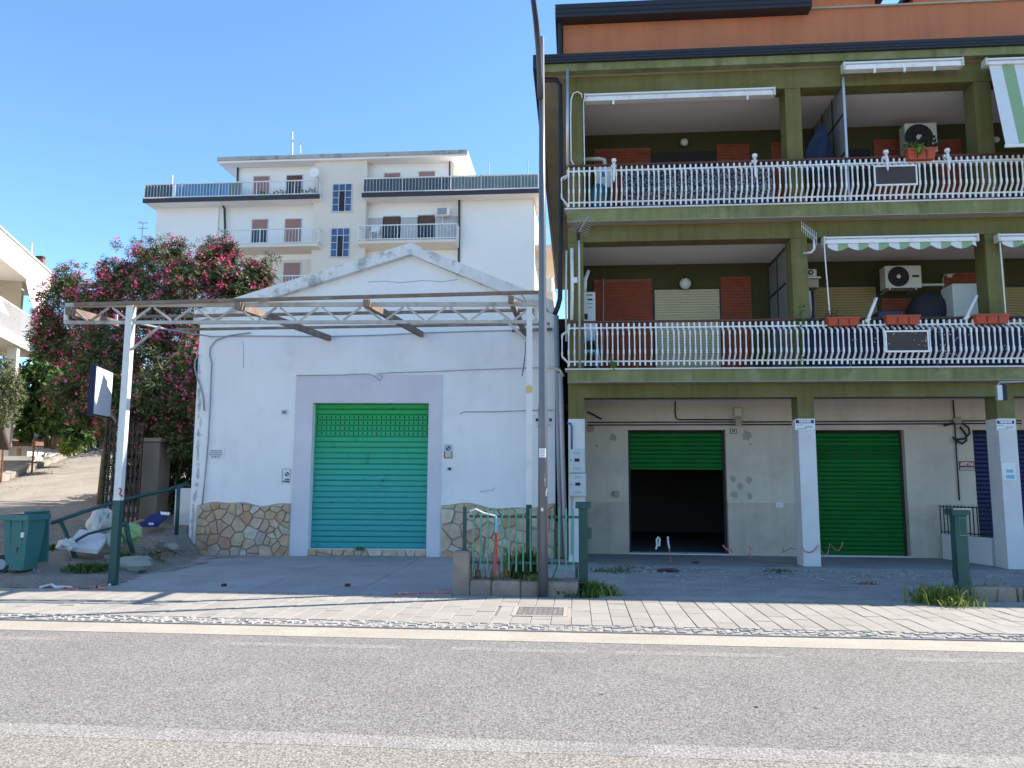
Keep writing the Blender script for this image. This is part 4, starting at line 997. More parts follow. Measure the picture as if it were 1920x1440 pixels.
for (p0, p1, lb) in (((1627,600),(1643,559),'white tube leaning right before the tan blind'), ((1812,596),(1831,554),'white tube leaning right before the cream cabinet')):
    a, b = aty(*p0, RY-.02), aty(*p1, RY+.1); u = root('umbrella_tube', lb, 'umbrella tube', a, group='leaning white umbrella tubes')
    MB().tube([a, b], .03, 8).build('tube', m_rail, u, True); MB().tube([a-Vector((.04,0,.03)), a+Vector((.04,0,.03))], .035, 8).build('clamp', m_rail, u)
# screens behind the balusters
a, b = aty(1167, 388, RY+.1), aty(1447, 313, RY+.1)
m_mat = M('pebble_mat', (.17,.18,.21), .8, .1, 3)
n = m_mat.node_tree; vo = n.nodes.new('ShaderNodeTexVoronoi'); vo.inputs['Scale'].default_value = 22; g_ = n.nodes.new('ShaderNodeNewGeometry'); n.links.new(g_.outputs['Position'], vo.inputs['Vector'])
cr = n.nodes.new('ShaderNodeValToRGB'); cr.color_ramp.elements[0].color = (.34,.36,.42,1); cr.color_ramp.elements[1].color = (.02,.025,.04,1); cr.color_ramp.elements[0].position = .1; cr.color_ramp.elements[1].position = .62
n.links.new(vo.outputs['Distance'], cr.inputs[0]); n.links.new(cr.outputs[0], n.nodes['Principled BSDF'].inputs['Base Color'])
o = MB().box(a.x, b.x, RY+.1, RY+.115, S2T+.04, b.z).build('privacy_mat', m_mat); tag(o, 'grey pebble patterned privacy mat behind the upper railing', 'privacy mat')
m_navy = M('navy_cloth', (.022,.024,.06), .85, .15, 3)
a = aty(1506, 610, RY+.1); mb = MB(); N = 60
for i in range(N):
    xa, xb = a.x+(11-a.x)*i/N, a.x+(11-a.x)*(i+1)/N
    mb.add([(xa,RY+.1+.012*sin(7*xa),S1T+.04),(xb,RY+.1+.012*sin(7*xb),S1T+.04),(xb,RY+.09+.008*sin(7*xb),a.z-.02),(xa,RY+.09+.008*sin(7*xa),a.z-.02)],[(0,1,2,3)])
o = mb.build('privacy_cloth', m_navy, None, True); tag(o, 'dark navy privacy cloth behind the lower railing right of the middle pillar', 'privacy cloth')
mb = MB()
for i in range(110): x = R.choice((R.uniform(a.x+.4, 9), R.gauss(6.75,.25))); z = R.uniform(S1T+.2, a.z-.1); mb.box(x-.008, x+.008, RY-.145, RY-.135, z-.006, z+.006)
o = mb.build('fairy_lights', m_cream, None, kind='stuff'); tag(o, 'tiny pale unlit fairy lights strung over the lower railing', 'fairy lights')
a = aty(1512, 606, RY+.05); u = root('garland', 'dark green tinsel garland wound along the lower handrail', 'garland', (7.5, RY+.05, a.z))
mb = MB()
for i in range(5200):
    x = R.uniform(a.x, 10.5); q = Vector((x, RY+.05, a.z+.05)); d = Vector((R.uniform(-1,1), R.uniform(-1,1), R.uniform(-1,1))).normalized()*R.uniform(.04,.085); w = d.cross(Vector((0,.3,1))).normalized()*.008
    mb.add([q-w, q+w, q+d], [(0,1,2)])
mb.build('tinsel', leafmat('tinsel', [(.008,.035,.035),(.01,.06,.05),(.02,.09,.06)], trans=.05), u, kind='stuff')
# other balcony goods
o = bpx('cabinet', 1790, 531, 1832, 600, 15.75, .5, M('white_enamel', (.60,.60,.57), .35, .03, 1.5)); tag(o, 'tall cream enamel cabinet standing left of the right pillar', 'cabinet')
o = MB().blob(aty(1742, 585, 16.3), (.42,.3,.42), 9, 14, 9, .06).build('covered_grill', m_ink, None, True); tag(o, 'bulky object under a black cover behind the planters', 'covered object')
o = bpx('storage_box', 1648, 583, 1695, 612, 15.6, .4, M('dark_blue_plastic', (.03,.05,.08), .6, .1, 3)); tag(o, 'dark blue storage box behind the middle planter', 'storage box')
u = root('gas_boiler', 'white boiler cabinet with printed labels at the left end of the lower balcony', 'boiler', aty(1104, 602, 15.5))
bpx('casing', 1094, 547, 1116, 640, 15.5, .3, M('white_casing', (.6,.62,.62), .4, .03, 2), u); bpx('display', 1096, 588, 1102, 599, 15.49, .02, m_ink, u)
for k, (p, q) in enumerate(((552,554),(560,563),(569,570),(576,577))): bpx('print_line', 1100+k % 2*2, p, 1111, q, 15.495, .008, m_ink, u)
MB().tube([aty(1096,548,15.6), aty(1097,525,15.6), aty(1103,508,15.7)], .04, 8).build('flue', m_paper, u, True)
u = root('gas_boiler', 'white water heater with a blue sticker at the left end of the upper balcony', 'boiler', aty(1132, 360, 15.6))
bpx('casing', 1117, 310, 1148, 352, 15.6, .3, M('white_casing', (.6,.62,.62)), u); bpx('sticker', 1128, 322, 1135, 331, 15.59, .02, M('sky_blue_plastic', (.03,.22,.36), .5, .05, 2), u)
MB().tube([aty(1090,299,15.7), aty(1124,298,15.7), aty(1133,300,15.7), aty(1134,312,15.7)], .045, 8).build('flue', m_cream, u, True)
o = MB().blob(aty(1122, 376, 15.3), (.22,.2,.36), 4, 14, 8, .03).build('water_tank', M('teal_plastic', (.02,.15,.22), .5, .05, 2), None, True); tag(o, 'teal plastic tank standing below the water heater', 'tank')
def stool(c, label):
    u = root('plastic_stool', label, 'stool', c, group='pale blue plastic stools')
    MB().bbox(c.x-.15, c.x+.15, c.y-.15, c.y+.15, c.z+.43, c.z+.47, .015).build('seat', m_bluepl, u)
    for sx in (-1, 1):
        for sy in (-1, 1): MB().bar(c+Vector((sx*.13,sy*.13,.43)), c+Vector((sx*.19,sy*.19,0)), .035).build('leg', m_bluepl, u)
    for sy in (-1, 1): MB().bar(c+Vector((-.16,sy*.16,.2)), c+Vector((.16,sy*.16,.2)), .02).build('stretcher', m_bluepl, u)
stool(Vector((aty(1104,640,15.4).x, 15.4, S1T+.02)), 'pale blue plastic stool standing on the floor beneath the boiler cabinet')
stool(Vector((aty(1106,640,15.4).x, 15.41, S1T+.24)), 'pale blue plastic stool stacked upside on top of the other stool')
# jacket and cloths
def cloth(name, pts, y, mat, label, cat, fold=.04):
    mb = MB(); N = len(pts)
    for i in range(N):
        (l, r_, py) = pts[i]
        for k in range(9):
            t = k/8; p = aty(l+(r_-l)*t, py, y); mb.v.append(p+Vector((0, -fold*sin(pi*t)-fold*.6*sin(t*9+i*.7), 0)))
    for i in range(N-1):
        for k in range(8): mb.f.append((i*9+k, i*9+k+1, (i+1)*9+k+1, (i+1)*9+k))
    o = mb.build(name, mat, None, True); return tag(o, label, cat)
cloth('jacket', [(1533,1545,236),(1530,1550,246),(1524,1556,258),(1516,1559,270),(1512,1561,282),(1510,1560,300),(1508,1558,330)], 15.2, M('denim_blue', (.014,.024,.055), .85, .12, 8), 'dark blue jacket hanging by the glass partition on the upper balcony', 'jacket', .07)
cloth('towel', [(1516,1519,546),(1515,1521,562),(1514,1523,578),(1516,1522,590),(1518,1521,602)], 15.7, m_paper, 'white cloth hanging against a dark one beside the middle pillar', 'cloth')
cloth('garment', [(1512,1526,548),(1511,1527,575),(1511,1527,606)], 15.8, m_navy, 'dark garment hanging behind the white cloth on the lower balcony', 'garment', .05)
# climbing plants on the lower railing
u = root('climbing_plant', 'climbing plant twining up the railing at the middle pillar', 'plant', aty(1502, 690, RY))
MB().tube([aty(1504,688,RY), aty(1501,650,RY-.05), aty(1503,610,RY), aty(1500,575,RY), aty(1503,567,RY)], .006, 5).build('stem', m_leaf, u)
for k, py in enumerate((578,592,604,618,632,648,664,680)): leafclump(u, aty(1502+R.uniform(-3,3), py, RY-.03), .07, .06, .09, 22, .06, m_leaf, 60+k)
u = root('succulent', 'small green succulent growing out over the lower slab edge', 'plant', aty(1148, 690, FF-.03)); leafclump(u, aty(1148, 683, FF-.04), .05, .05, .13, 45, .09, leafmat('succulent_leaf', [(.10,.22,.05),(.2,.34,.1)]), 71, asp=.3)
# antennas
def yagi(name, label, base, mast, tip, boom_end, n_el, elv, r=.012, mast_mat=m_alu):
    u = root(name, label, 'antenna', base)
    MB().tube(mast, r*1.6, 8).build('mast', mast_mat, u, True)
    MB().tube([tip, boom_end], r, 6).build('boom', m_alu, u)
    for i in range(n_el):
        p = tip+(boom_end-tip)*(i/(n_el-1)); q = Vector(elv)*(1-.03*i); MB().bar(p-q, p+q, .008).build('element', m_alu, u)
    return u
yq = 14.45
yagi('tv_antenna', 'small aerial on a pale pole at the left corner of the lower balcony', aty(1086, 690, yq), [aty(1087,690,yq), aty(1086,470,yq), aty(1085,440,yq)], aty(1085,436,yq), aty(1103,406,yq-.3), 9, (.16,.25,0))
o = bpx('cb', 1081, 428, 1088, 450, yq-.02, .06, m_black); o.name = 'antenna_bracket'; tag(o, 'black bracket holding the aerial to its pale pole', 'bracket')
yagi('tv_antenna', 'white comb shaped aerial on a bent bracket beside the middle pillar', aty(1508, 474, 14.9), [aty(1507,475,14.95), aty(1522,473,14.8), aty(1527,466,14.75), aty(1526,448,14.75)], aty(1531,448,14.7), aty(1503,424,14.5), 9, (0,0,.13), .014, m_rail)
# pipes and cables on the olive front
zpipe('drainpipe', [(1012,150),(1042,150),(1050,160),(1051,240),(1051,400),(1050,560),(1046,575),(1040,590)], PF-.02, .05, m_black, 'black downpipe running down the left corner of the olive house', 'drainpipe')
zpipe('pole', [(1064,129),(1064,310)], FF-.02, .03, m_alu, 'grey steel pole at the left corner of the upper balcony', 'pole')
zpipe('cable', [(1092,184),(1090,176),(1083,172),(1075,175),(1071,186),(1070,220),(1071,300),(1076,310)], PF-.03, .014, m_rail, 'white cable arching over the left pillar of the upper balcony', 'cable')
zpipe('crank_rod', [(1094,186),(1096,310),(1097,385)], PF-.1, .012, m_rail, 'thin white awning rod left of the upper balcony', 'rod')
zpipe('cable_duct', [(1072,466),(1073,540),(1072,600)], PF-.03, .035, m_rail, 'white vertical cable duct on the left pillar of the lower balcony', 'cable duct')
zpipe('pipe', [(1062,470),(1061,560),(1062,640)], PF-.03, .02, m_cream, 'thin cream pipe at the left edge of the lower balcony', 'pipe')
o = bpx('junction_box', 1074, 519, 1083, 530, PF-.06, .06, m_paper); tag(o, 'white junction box on the left pillar behind the aerial pole', 'junction box')
zpipe('conduit', [(1756,600),(1754,590),(1770,575),(1768,522),(1771,516),(1790,514)], BW-.06, .015, m_soff, 'thin conduit climbing the brick behind the lower balcony', 'conduit')
zpipe('conduit', [(1131,690),(1131,600),(1131,522)], BW-.06, .014, m_soff, 'thin pipe running up the left brick panel of the lower balcony', 'pipe')
o = bpx('junction_box', 1776, 513, 1786, 520, BW-.08, .06, m_cream); tag(o, 'small cream junction box above the cream cabinet', 'junction box')

# ------------------------------------------------------------------ ground floor details
def meter(px0, py0, px1, py1, label):
    y = PF-.13; a, b = aty(px0, py1, y), aty(px1, py0, y); w, h = b.x-a.x, b.z-a.z
    u = root('meter_box', label, 'meter box', ((a.x+b.x)/2, y, a.z), group='grey meter boxes'); MB().bbox(a.x, b.x, y, PF-.006, a.z, b.z, .012).build('cabinet', m_plastic, u)
    MB().box(a.x+.02, b.x-.02, y-.006, y-.001, a.z+.02, b.z-.02).build('door', m_plastic, u)
    MB().box(a.x+w*.36, a.x+w*.66, y-.009, y-.006, a.z+h*.46, a.z+h*.6).build('window', m_ink, u); MB().box(a.x+w*.1, a.x+w*.17, y-.01, y-.006, a.z+h*.49, a.z+h*.54).build('lock', m_iron, u)
    for z in (.14,.2,.8,.86): MB().box(a.x+w*.28, a.x+w*.72, y-.009, y-.006, a.z+h*z-.006, a.z+h*z+.006).build('louvre', m_grey, u)
meter(1066, 842, 1097, 886, 'upper grey meter box on the left pillar'); meter(1067, 888, 1099, 930, 'lower grey meter box on the left pillar')
zpipe('conduit', [(1063,794),(1070,794),(1072,800),(1072,842)], PF-.03, .018, M('blue_conduit', (.06,.11,.24), .5, .05, 3), 'short dark blue conduit above the upper meter box', 'conduit')
zpipe('conduit', [(1072,931),(1072,1000),(1073,1040)], PF-.03, .015, m_grey, 'grey conduit dropping from the lower meter box', 'conduit')
def plate(name, px0, py0, px1, py1, y, label, cat, mat=m_paper, th=.01, group=None):
    a, b = aty(px0, py1, y), aty(px1, py0, y); w, h = b.x-a.x, b.z-a.z
    r_ = root(name, label, cat, ((a.x+b.x)/2, y, (a.z+b.z)/2), 0, group, 'L'); MB().box(-w/2, w/2, -th, .0, -h/2, h/2).build('plate', mat, r_); return r_, w, h, -th-.002
for (q, lb) in (((1491,786,1527,806), 'for sale poster on the middle white pillar'), ((1869,787,1902,807), 'for sale poster on the right white pillar')):
    r_, w, h, y = plate('sale_poster', *q, PF-.006, lb, 'poster', m_paper, .004, 'blue and white for sale posters'); poster(r_, w, h, y, 'VENDESI')
r_, w, h, y = plate('rent_sign', 1799, 865, 1826, 882, BW-.004, 'red and white for rent sign on the wall beside the blue shutter', 'sign', m_ink, .008)
rect(r_, 'red_field', -w*.47, w*.47, -h*.12, h*.46, y, m_red); rect(r_, 'white_field', -w*.45, w*.45, -h*.44, -h*.17, y, m_cream); text('AFFITTASI', h*.5, m_paper, r_, (0, y-.004, h*.17), wide=.62, bold=.004)
mb = MB(); mb.box(-w*.36, w*.36, y-.004, y-.003, -h*.32, -h*.28); mb.build('print_line', m_ink, r_)
r_, w, h, y = plate('house_number', 1369, 804, 1381, 813, BW-.002, 'small framed house number plate right of the half open shutter', 'number plate', m_ink)
rect(r_, 'face', -w*.42, w*.42, -h*.38, h*.38, y, m_cream); text('67', h*.62, m_ink, r_, (0, y-.004, 0), bold=.004)
r_, w, h, y = plate('notice_sheet', 1880, 868, 1903, 900, PF-.006, 'curled white sheet with pale blue print on the right pillar', 'notice', m_paper, .004)
rect(r_, 'blue_print', -w*.2, w*.32, -.02, h*.12, y, m_bluepl); rect(r_, 'blue_print', -w*.25, w*.38, -h*.42, -h*.2, y, m_bluepl)
r_, w, h, y = plate('small_sign', 1455, 943, 1468, 951, BW-.014, 'tiny white sign low on the wall left of the middle pillar', 'sign'); rect(r_, 'print_line', -w*.35, w*.35, -h*.05, h*.08, y, m_grey)
for q, mt, lb in (((1377,764,1392,780), m_cream, 'pale square box high on the wall above the brown junction box'), ((1379,783,1391,798), m_soff, 'brown junction box where the portico conduits meet'), ((1790,782,1803,795), m_soff, 'brown junction box left of the cable coil'), ((1150,921,1162,930), m_pat, 'small grey box low on the wall left of the half open shutter')):
    o = bpx('junction_box', *q, BW-.09, .085, mt); tag(o, lb, 'junction box', 'junction boxes on the portico wall')
for py, lb in ((791,'upper of two long conduits along the portico wall'), (796,'lower of two long conduits along the portico wall')):
    o = MB().tube([aty(1102,py+1,BW-.03), aty(1500,py,BW-.03), aty(1860,py-2,BW-.03), aty(1915,py-2,BW-.03)], .014, 6).build('conduit', m_black, None); tag(o, lb, 'conduit', 'portico conduits')
zpipe('conduit', [(1266,752),(1266,775),(1268,785),(1274,787),(1375,787)], BW-.03, .014, m_black, 'bent conduit dropping from the portico ceiling to the long pipes', 'conduit')
zpipe('conduit', [(1787,750),(1790,790),(1794,860),(1799,938)], BW-.03, .014, m_cable, 'thin vertical cable left of the for rent sign', 'cable')
zpipe('cable_coil', [(1770,798),(1785,794),(1805,794),(1816,802),(1818,812),(1810,822),(1796,824),(1786,820),(1792,826),(1804,832),(1812,826),(1811,815),(1800,800)], BW-.07, .022, m_cable, 'black coiled cable hanging on the portico wall above the for rent sign', 'cable')
o = MB().tube([aty(1102,772,BW-.03), aty(1128,786,BW-.03)], .02, 6).build('conduit', m_black, None); tag(o, 'short sloping pipe in the left corner of the portico', 'pipe')
u = root('floodlight', 'box floodlight on a bracket on the beam above the right pillar', 'floodlight', aty(1880, 735, FF-.3))
bpx('housing', 1872, 721, 1880, 750, FF-.45, .1, m_alu, u); bpx('reflector', 1881, 720, 1888, 750, FF-.45, .12, m_ink, u); MB().tube([aty(1871,722,FF-.4), aty(1874,717,FF-.4), aty(1960,714,FF-.4)], .015, 6).build('bracket', m_alu, u)
# low ramp wall and iron grille near the right pillar
u = root('ramp_wall', 'low white sloping wall with an iron grille in front of the blue shutter', 'wall', (8.0, 16.2, 0))
P = [Vector((aty(1768,1043,16.8).x, 16.8)), Vector((pil[2][0]-.02, 15.5))]
z1 = aty(1768,1001,16.8).z; z2 = aty(1866,1009,15.5).z
d = (P[1]-P[0]).normalized(); nrm = Vector((d.y, -d.x))*.12
mb = MB(); q = [P[0]+nrm*0, P[1]+nrm*0, P[1]-nrm, P[0]-nrm]
mb.add([(q[0].x,q[0].y,-.05),(q[1].x,q[1].y,-.05),(q[2].x,q[2].y,-.05),(q[3].x,q[3].y,-.05),(q[0].x,q[0].y,z1),(q[1].x,q[1].y,z2),(q[2].x,q[2].y,z2),(q[3].x,q[3].y,z1)], [(0,1,5,4),(1,2,6,5),(2,3,7,6),(3,0,4,7),(4,5,6,7)])
mb.build('wall', m_pwhite, u)
gt = aty(1772, 947, 16.8).z
for t, nm in ((.03,'rail'),(.9,'rail')):
    za = z1+(gt-z1)*t; MB().bar((P[0].x,P[0].y,za+.03), (P[1].x,P[1].y,z2+(gt-z1)*t+.03), .02).build(nm, m_iron, u)
for i in range(14):
    p = P[0]+(P[1]-P[0])*(i/13); zz = z1+(z2-z1)*i/13; MB().bar((p.x,p.y,zz), (p.x,p.y,zz+gt-z1), .016).build('bar', m_iron, u)
# granite cone and loose tape
c = gz(1119, 1036); mb = MB(); mb.lathe(Vector((c.x, c.y+.15, -.03)), [(.22,0),(.22,.03),(.17,.33),(.13,.52),(.08,.58),(.01,.6)], 18)
o = mb.build('bollard', M('speckled_granite', (.24,.23,.23), .8, .1, 5, .4, 60, grain=.6, gscale=55), None, True); tag(o, 'squat speckled granite bollard by the wall behind the gate post', 'bollard')
m_tapew = M('tape_white', (.7,.68,.68), .6, .05, 5); m_taper = M('tape_pink', (.52,.16,.16), .6, .2, 9, stain=(.65,.55,.55), stain_amt=.8, stain_scale=12)
def ribbon(pts, y, r, mat, label):
    o = MB().tube([aty(px, py, y) for px, py in pts], r, 5).build('barrier_tape', mat, None); return tag(o, label, 'barrier tape')
ribbon([(1230,1030),(1232,1022),(1231,1012),(1234,1007),(1237,1010),(1236,1024)], 15.6, .02, m_tapew, 'looped scrap of white tape hanging before the dark doorway')
ribbon([(1252,1006),(1253,1018),(1255,1028)], 15.6, .018, m_tapew, 'straight scrap of white tape hanging before the dark doorway')
ribbon([(1255,1029),(1257,1045),(1258,1058)], 15.4, .008, m_taper, 'thin red strand hanging below the white tape scrap')
ribbon([(1355,1022),(1362,1030),(1370,1030),(1374,1036)], 15.6, .018, m_taper, 'pink scrap of tape at the right edge of the dark doorway')
ribbon([(1404,1024),(1407,1030),(1404,1040),(1409,1046)], 15.6, .014, m_taper, 'red tape scrap at the wall between the two garage shutters')
ribbon([(1466,1026),(1470,1030),(1466,1036),(1474,1033),(1480,1028),(1490,1029)], 15.6, .010, m_taper, 'bunched red tape just left of the middle pillar')
ribbon([(1503,1024),(1508,1033),(1517,1036),(1527,1032),(1534,1022)], PF-.03, .010, m_taper, 'red and white tape sagging across the front of the middle pillar')
ribbon([(1535,1022),(1540,1034),(1545,1040),(1552,1038),(1556,1018),(1564,1030),(1572,1033),(1578,1024),(1580,1016)], 15.5, .010, m_taper, 'zigzag of faded tape before the closed green shutter')

# ------------------------------------------------------------------ white apartment block behind
DY = 45.0
ab = root('apartment_block', 'white five storey apartment block with roof terraces and a beige stair tower behind the warehouse', 'building', (-8, DY, 0))
m_bw = M('block_plaster', (.86,.83,.82), .9, .04, .3, stain=(.70,.67,.65), stain_amt=.4, stain_scale=.35)
m_bb = M('block_beige', (.74,.66,.58), .9, .06, .4, stain=(.6,.53,.45), stain_amt=.5, stain_scale=.4, streak=.02)
m_bg = M('block_grey', (.48,.49,.50), .9, .06, .5)
m_bwarm = M('block_side', (.66,.58,.49), .9, .06, .4, stain=(.5,.43,.36), stain_amt=.4, stain_scale=.5)
m_fas = M('block_fascia', (.05,.045,.055), .6, .1, 1)
m_roofe = M('weathered_roof_edge', (.40,.39,.38), .9, .15, 1, stain=(.10,.10,.11), stain_amt=.8, stain_scale=1.4)
m_pinkb = M('pink_blind', (.36,.20,.185), .7, .04, 2); m_brnb = M('brown_blind', (.12,.07,.06), .7, .05, 2)
m_wframe = M('window_frame_white', (.55,.57,.6), .5, .03, 2); m_bglass = M('blue_glass', (.05,.09,.20), .15, .1, 1, spec=.6)
def X(px, py=400, y=DY): return aty(px, py, y).x
def Z(px, py, y=DY): return aty(px, py, y).z
def abx(name, x0, x1, y0, y1, z0, z1, mat, parent=ab, kind=None): return MB().box(x0, x1, y0, y1, z0, z1).build(name, mat, parent, kind=kind)
zT = Z(430, 383); zTr = Z(830, 370); zTT = (zT+zTr)/2         # terrace slab level
zR = (Z(443,300)+Z(850,287))/2; xl, xr = X(294), X(1000); xm0, xm1 = X(592), X(690)
DEP = 16
abx('wing_wall', xl, X(410), DY-.02, DY+DEP, 0, zTT, m_bw); abx('wing_wall', X(860), xr, DY-.02, DY+DEP, 0, zTT, m_bw)
abx('bay_wall', X(410), xm0, DY+.1, DY+DEP, 0, zTT, m_bw); abx('bay_wall', xm1, X(860), DY+.1, DY+DEP, 0, zTT, m_bw)
abx('stair_tower', xm0, xm1, DY-.5, DY+6, 0, aty(640, 299, DY-.75).z-.003, m_bb)
abx('side_wall', xr, xr+.05, DY, DY+DEP, 0, zTT, m_bwarm)
for x0, x1, za, zb in ((X(497), X(592), Z(550,516), Z(550,463)), ): pass
# discoloured repainted band round the lower bays
abx('repainted_band', X(690), X(858), DY+.07, DY+.1, Z(700,450), Z(700,408), m_bg); abx('lower_band', X(470), xm0, DY+.07, DY+.1, 0, Z(500,487), m_bb)
# terrace slabs with dark fascia
def terr_slab(x0, x1, zt, yl):
    s_ = abx('terrace_slab', x0, x1, DY-1.0, DY+3, zt-.2, zt-.02, m_bw); abx('fascia', x0-.05, x1+.05, DY-1.08, DY-1.001, zt-.22, zt+.05, m_fas, s_); return s_
tl = terr_slab(X(270,380,DY-1), X(598,375,DY-1), zTT, 0); tr_ = terr_slab(X(680,372,DY-1), X(1012,366,DY-1), zTT, 0)
# set back top floor and roof
ySB = DY+.12
abx('top_floor_wall', X(444,330,ySB), X(848,330,ySB), ySB, DY+12, zTT-.1, aty(640, 299, DY-.75).z-.004, m_bw)
abx('top_side_wall', X(848,330,ySB), X(848,330,ySB)+.05, ySB+.05, DY+12, zTT, aty(640, 299, DY-.75).z-.004, m_bwarm)
YR = DY-.75; zr0 = aty(640, 299, YR).z
rf = abx('roof_slab', X(409,299,YR), X(876,284,YR), YR, DY+13, zr0, zr0+.12, m_bw); MB().box(X(409,299,YR)-.03, X(876,284,YR)+.03, YR-.08, DY+13.1, zr0+.121, zr0+.36).build('roof_edge', m_roofe, rf)
# windows
def win(px0, py0, px1, py1, y, blindf, bm_, frame=m_wframe, nm='window'):
    a, b = aty(px0, py1, y), aty(px1, py0, y)
    u = MB().box(a.x-.06, b.x+.06, y-.03, y, a.z, b.z+.06).build(nm, frame, ab)
    zb = b.z-(b.z-a.z)*blindf
    mb = MB(); z = zb
    k = max(4, int((b.z-zb)/.09)); 
    for i in range(k): mb.box(a.x, b.x, y-.05-.012*(i % 2), y-.028, zb+(b.z-zb)*i/k, zb+(b.z-zb)*(i+.96)/k)
    mb.build('roller_blind', bm_, u, kind='stuff')
    if blindf < .98:
        MB().box(a.x, (a.x+b.x)/2-.02, y-.04, y-.026, a.z, zb-.01).build('pane', m_glass, u); MB().box((a.x+b.x)/2+.02, b.x, y-.04, y-.026, a.z, zb-.01).build('pane', m_glass, u)
    return u
for q in ((475,331,505,372,ySB,1,m_pinkb),(537,329,567,372,ySB,.45,m_brnb),(721,325,750,345,ySB,.75,m_pinkb),(786,322,815,345,ySB,.55,m_pinkb)): win(*q)
for q in ((472,412,502,456,DY+.1,.38,m_pinkb),(534,411,565,456,DY+.1,1,m_pinkb),(719,406,750,449,DY+.1,.42,m_brnb),(784,404,814,448,DY+.1,.42,m_brnb),(469,495,500,540,DY+.06,1,m_pinkb),(531,493,563,540,DY+.06,.95,m_pinkb)): win(*q)
for px0, py0, px1, py1 in ((623,345,660,397),(620,428,656,482)):
    y = DY-.5; a, b = aty(px0,py1,y), aty(px1,py0,y); w, h = b.x-a.x, b.z-a.z
    u = MB().box(a.x, b.x, y-.01, y+.02, a.z, b.z).build('stair_window', m_ink, ab)
    MB().box(a.x-.1, b.x+.1, y-.08, y, a.z-.06, a.z-.001).build('sill', m_wframe, u)
    for i in range(3):
        for j in range(4):
            if i == 1 and j < 3: continue
            MB().box(a.x+w*i/3+.03, a.x+w*(i+1)/3-.03, y-.03, y-.012, a.z+h*j/4+.03, a.z+h*(j+1)/4-.03).build('pane', m_bglass, u)
    mb = MB()
    for i in range(4): mb.box(a.x+w*i/3-.022, a.x+w*i/3+.022, y-.05, y-.031, a.z, b.z)
    for j in range(5):
        z = a.z+h*j/4
        mb.box(a.x+.023, a.x+w/3-.023, y-.049, y-.032, z-.02, z+.02).box(a.x+2*w/3+.023, b.x-.023, y-.049, y-.032, z-.02, z+.02)
        if j > 2: mb.box(a.x+w/3+.023, a.x+2*w/3-.023, y-.049, y-.032, z-.02, z+.02)
    mb.build('frame', m_wframe, u)
# railings of terraces and balconies
def brail(x0, x1, yf, z0, h, ys=None, screen=None, scr=(0,1), parent=ab):
    u = MB().bar((x0,yf,z0+h), (x1,yf,z0+h), .06).build('railing', m_rail, parent)
    mb = MB(); mb.bar((x0,yf,z0+.1), (x1,yf,z0+.1), .05); x = x0
    while x <= x1+.01: mb.bar((x,yf,z0+.02), (x,yf,z0+h), .018); x += .2
    x = x0
    while x <= x1+.01: mb.bar((x,yf-.01,z0), (x,yf-.01,z0+h+.05), .04); x += 2.4
    if ys:
        for xx in (x0, x1):
            mb.bar((xx,yf,z0+h), (xx,ys,z0+h), .05).bar((xx,yf,z0+.1), (xx,ys,z0+.1), .04); y = yf
            while y < ys: mb.bar((xx,y,z0), (xx,y,z0+h), .025); y += .2
    mb.build('bars', m_rail, u, kind='stuff')
    if screen:
        for a, b, m in screen: MB().box(x0+(x1-x0)*a, x0+(x1-x0)*b, yf+.05, yf+.08, z0+.1, z0+h-.03).build('screen', m, u)
m_dkscr = M('dark_green_screen', (.07,.10,.125), .8, .15, 2); m_blscr = M('blue_screen', (.12,.27,.45), .8, .15, 1, streak=.3); m_gscr = M('green_screen', (.16,.22,.235), .8, .2, 1, streak=.3)
brail(X(270,380,DY-.95), X(597,375,DY-.95), DY-.95, zTT+.04, .95, DY+.8, ((0,.16,m_dkscr),(.165,.175,m_rail),(.18,.48,m_blscr),(.485,.56,m_gscr)))
brail(X(681,372,DY-.95), X(1009,366,DY-.95), DY-.95, zTT+.04, .95, DY+.8, ((0,.5,m_dkscr),(.505,1,m_gscr)))
def balc(px0, px1, py, zofs=0):
    y = DY-1.1; x0, x1 = X(px0,py,y), X(px1,py,y); z = (Z(px0,py,y)+Z(px1,py,y))/2
    s_ = MB().prism([(x0,y,z),(x1,y,z),(x1,DY+.1,z),(x0,DY+.1,z)], (0,0,1), .001).add([(x0,y,z-.16),(x1,y,z-.16),(x1,y,z),(x0,y,z),(x0,DY+.1,z-.3),(x1,DY+.1,z-.3),(x1,DY+.1,z),(x0,DY+.1,z)],[(0,1,2,3),(4,0,3,7),(1,5,6,2),(4,5,1,0)]).build('balcony', m_bb, ab)
    brail(x0, x1, y+.05, z+.01, .95, DY+.05, None, parent=ab)
balc(415, 596, 458); balc(671, 856, 450); balc(474, 596, 546)
# downpipes, chairs, dish, antennas
def adp(pts, y=DY-.12, r=.07): MB().tube([aty(px,py,y) for px, py in pts], r, 6).build('downpipe', m_fas, ab)
adp([(416,383),(421,391),(422,432),(421,500)]); adp([(861,370),(861,430),(860,492)]); adp([(446,310),(445,352)], ySB-.1, .06); adp([(843,297),(843,338)], ySB-.1, .05)
adp([(676,380),(682,386),(682,420)], DY-.3, .05); adp([(594,470),(592,505)], DY-.3, .05)
def bant(name, label, pts, y, r=.035, extra=()):
    u = root(name, label, 'antenna', aty(*pts[0], y)); MB().tube([aty(px,py,y) for px, py in pts], r, 5).build('mast', m_alu, u)
    for e_ in extra: MB().tube([aty(px,py,y) for px, py in e_], r*.7, 4).build('element', m_alu, u)
bant('roof_antenna', 'tall white aerial with a sloping arm on the roof of the white block', [(548,292),(548,247)], DY+4, .05, ([(548,262),(567,269)],[(563,268),(564,288)]))
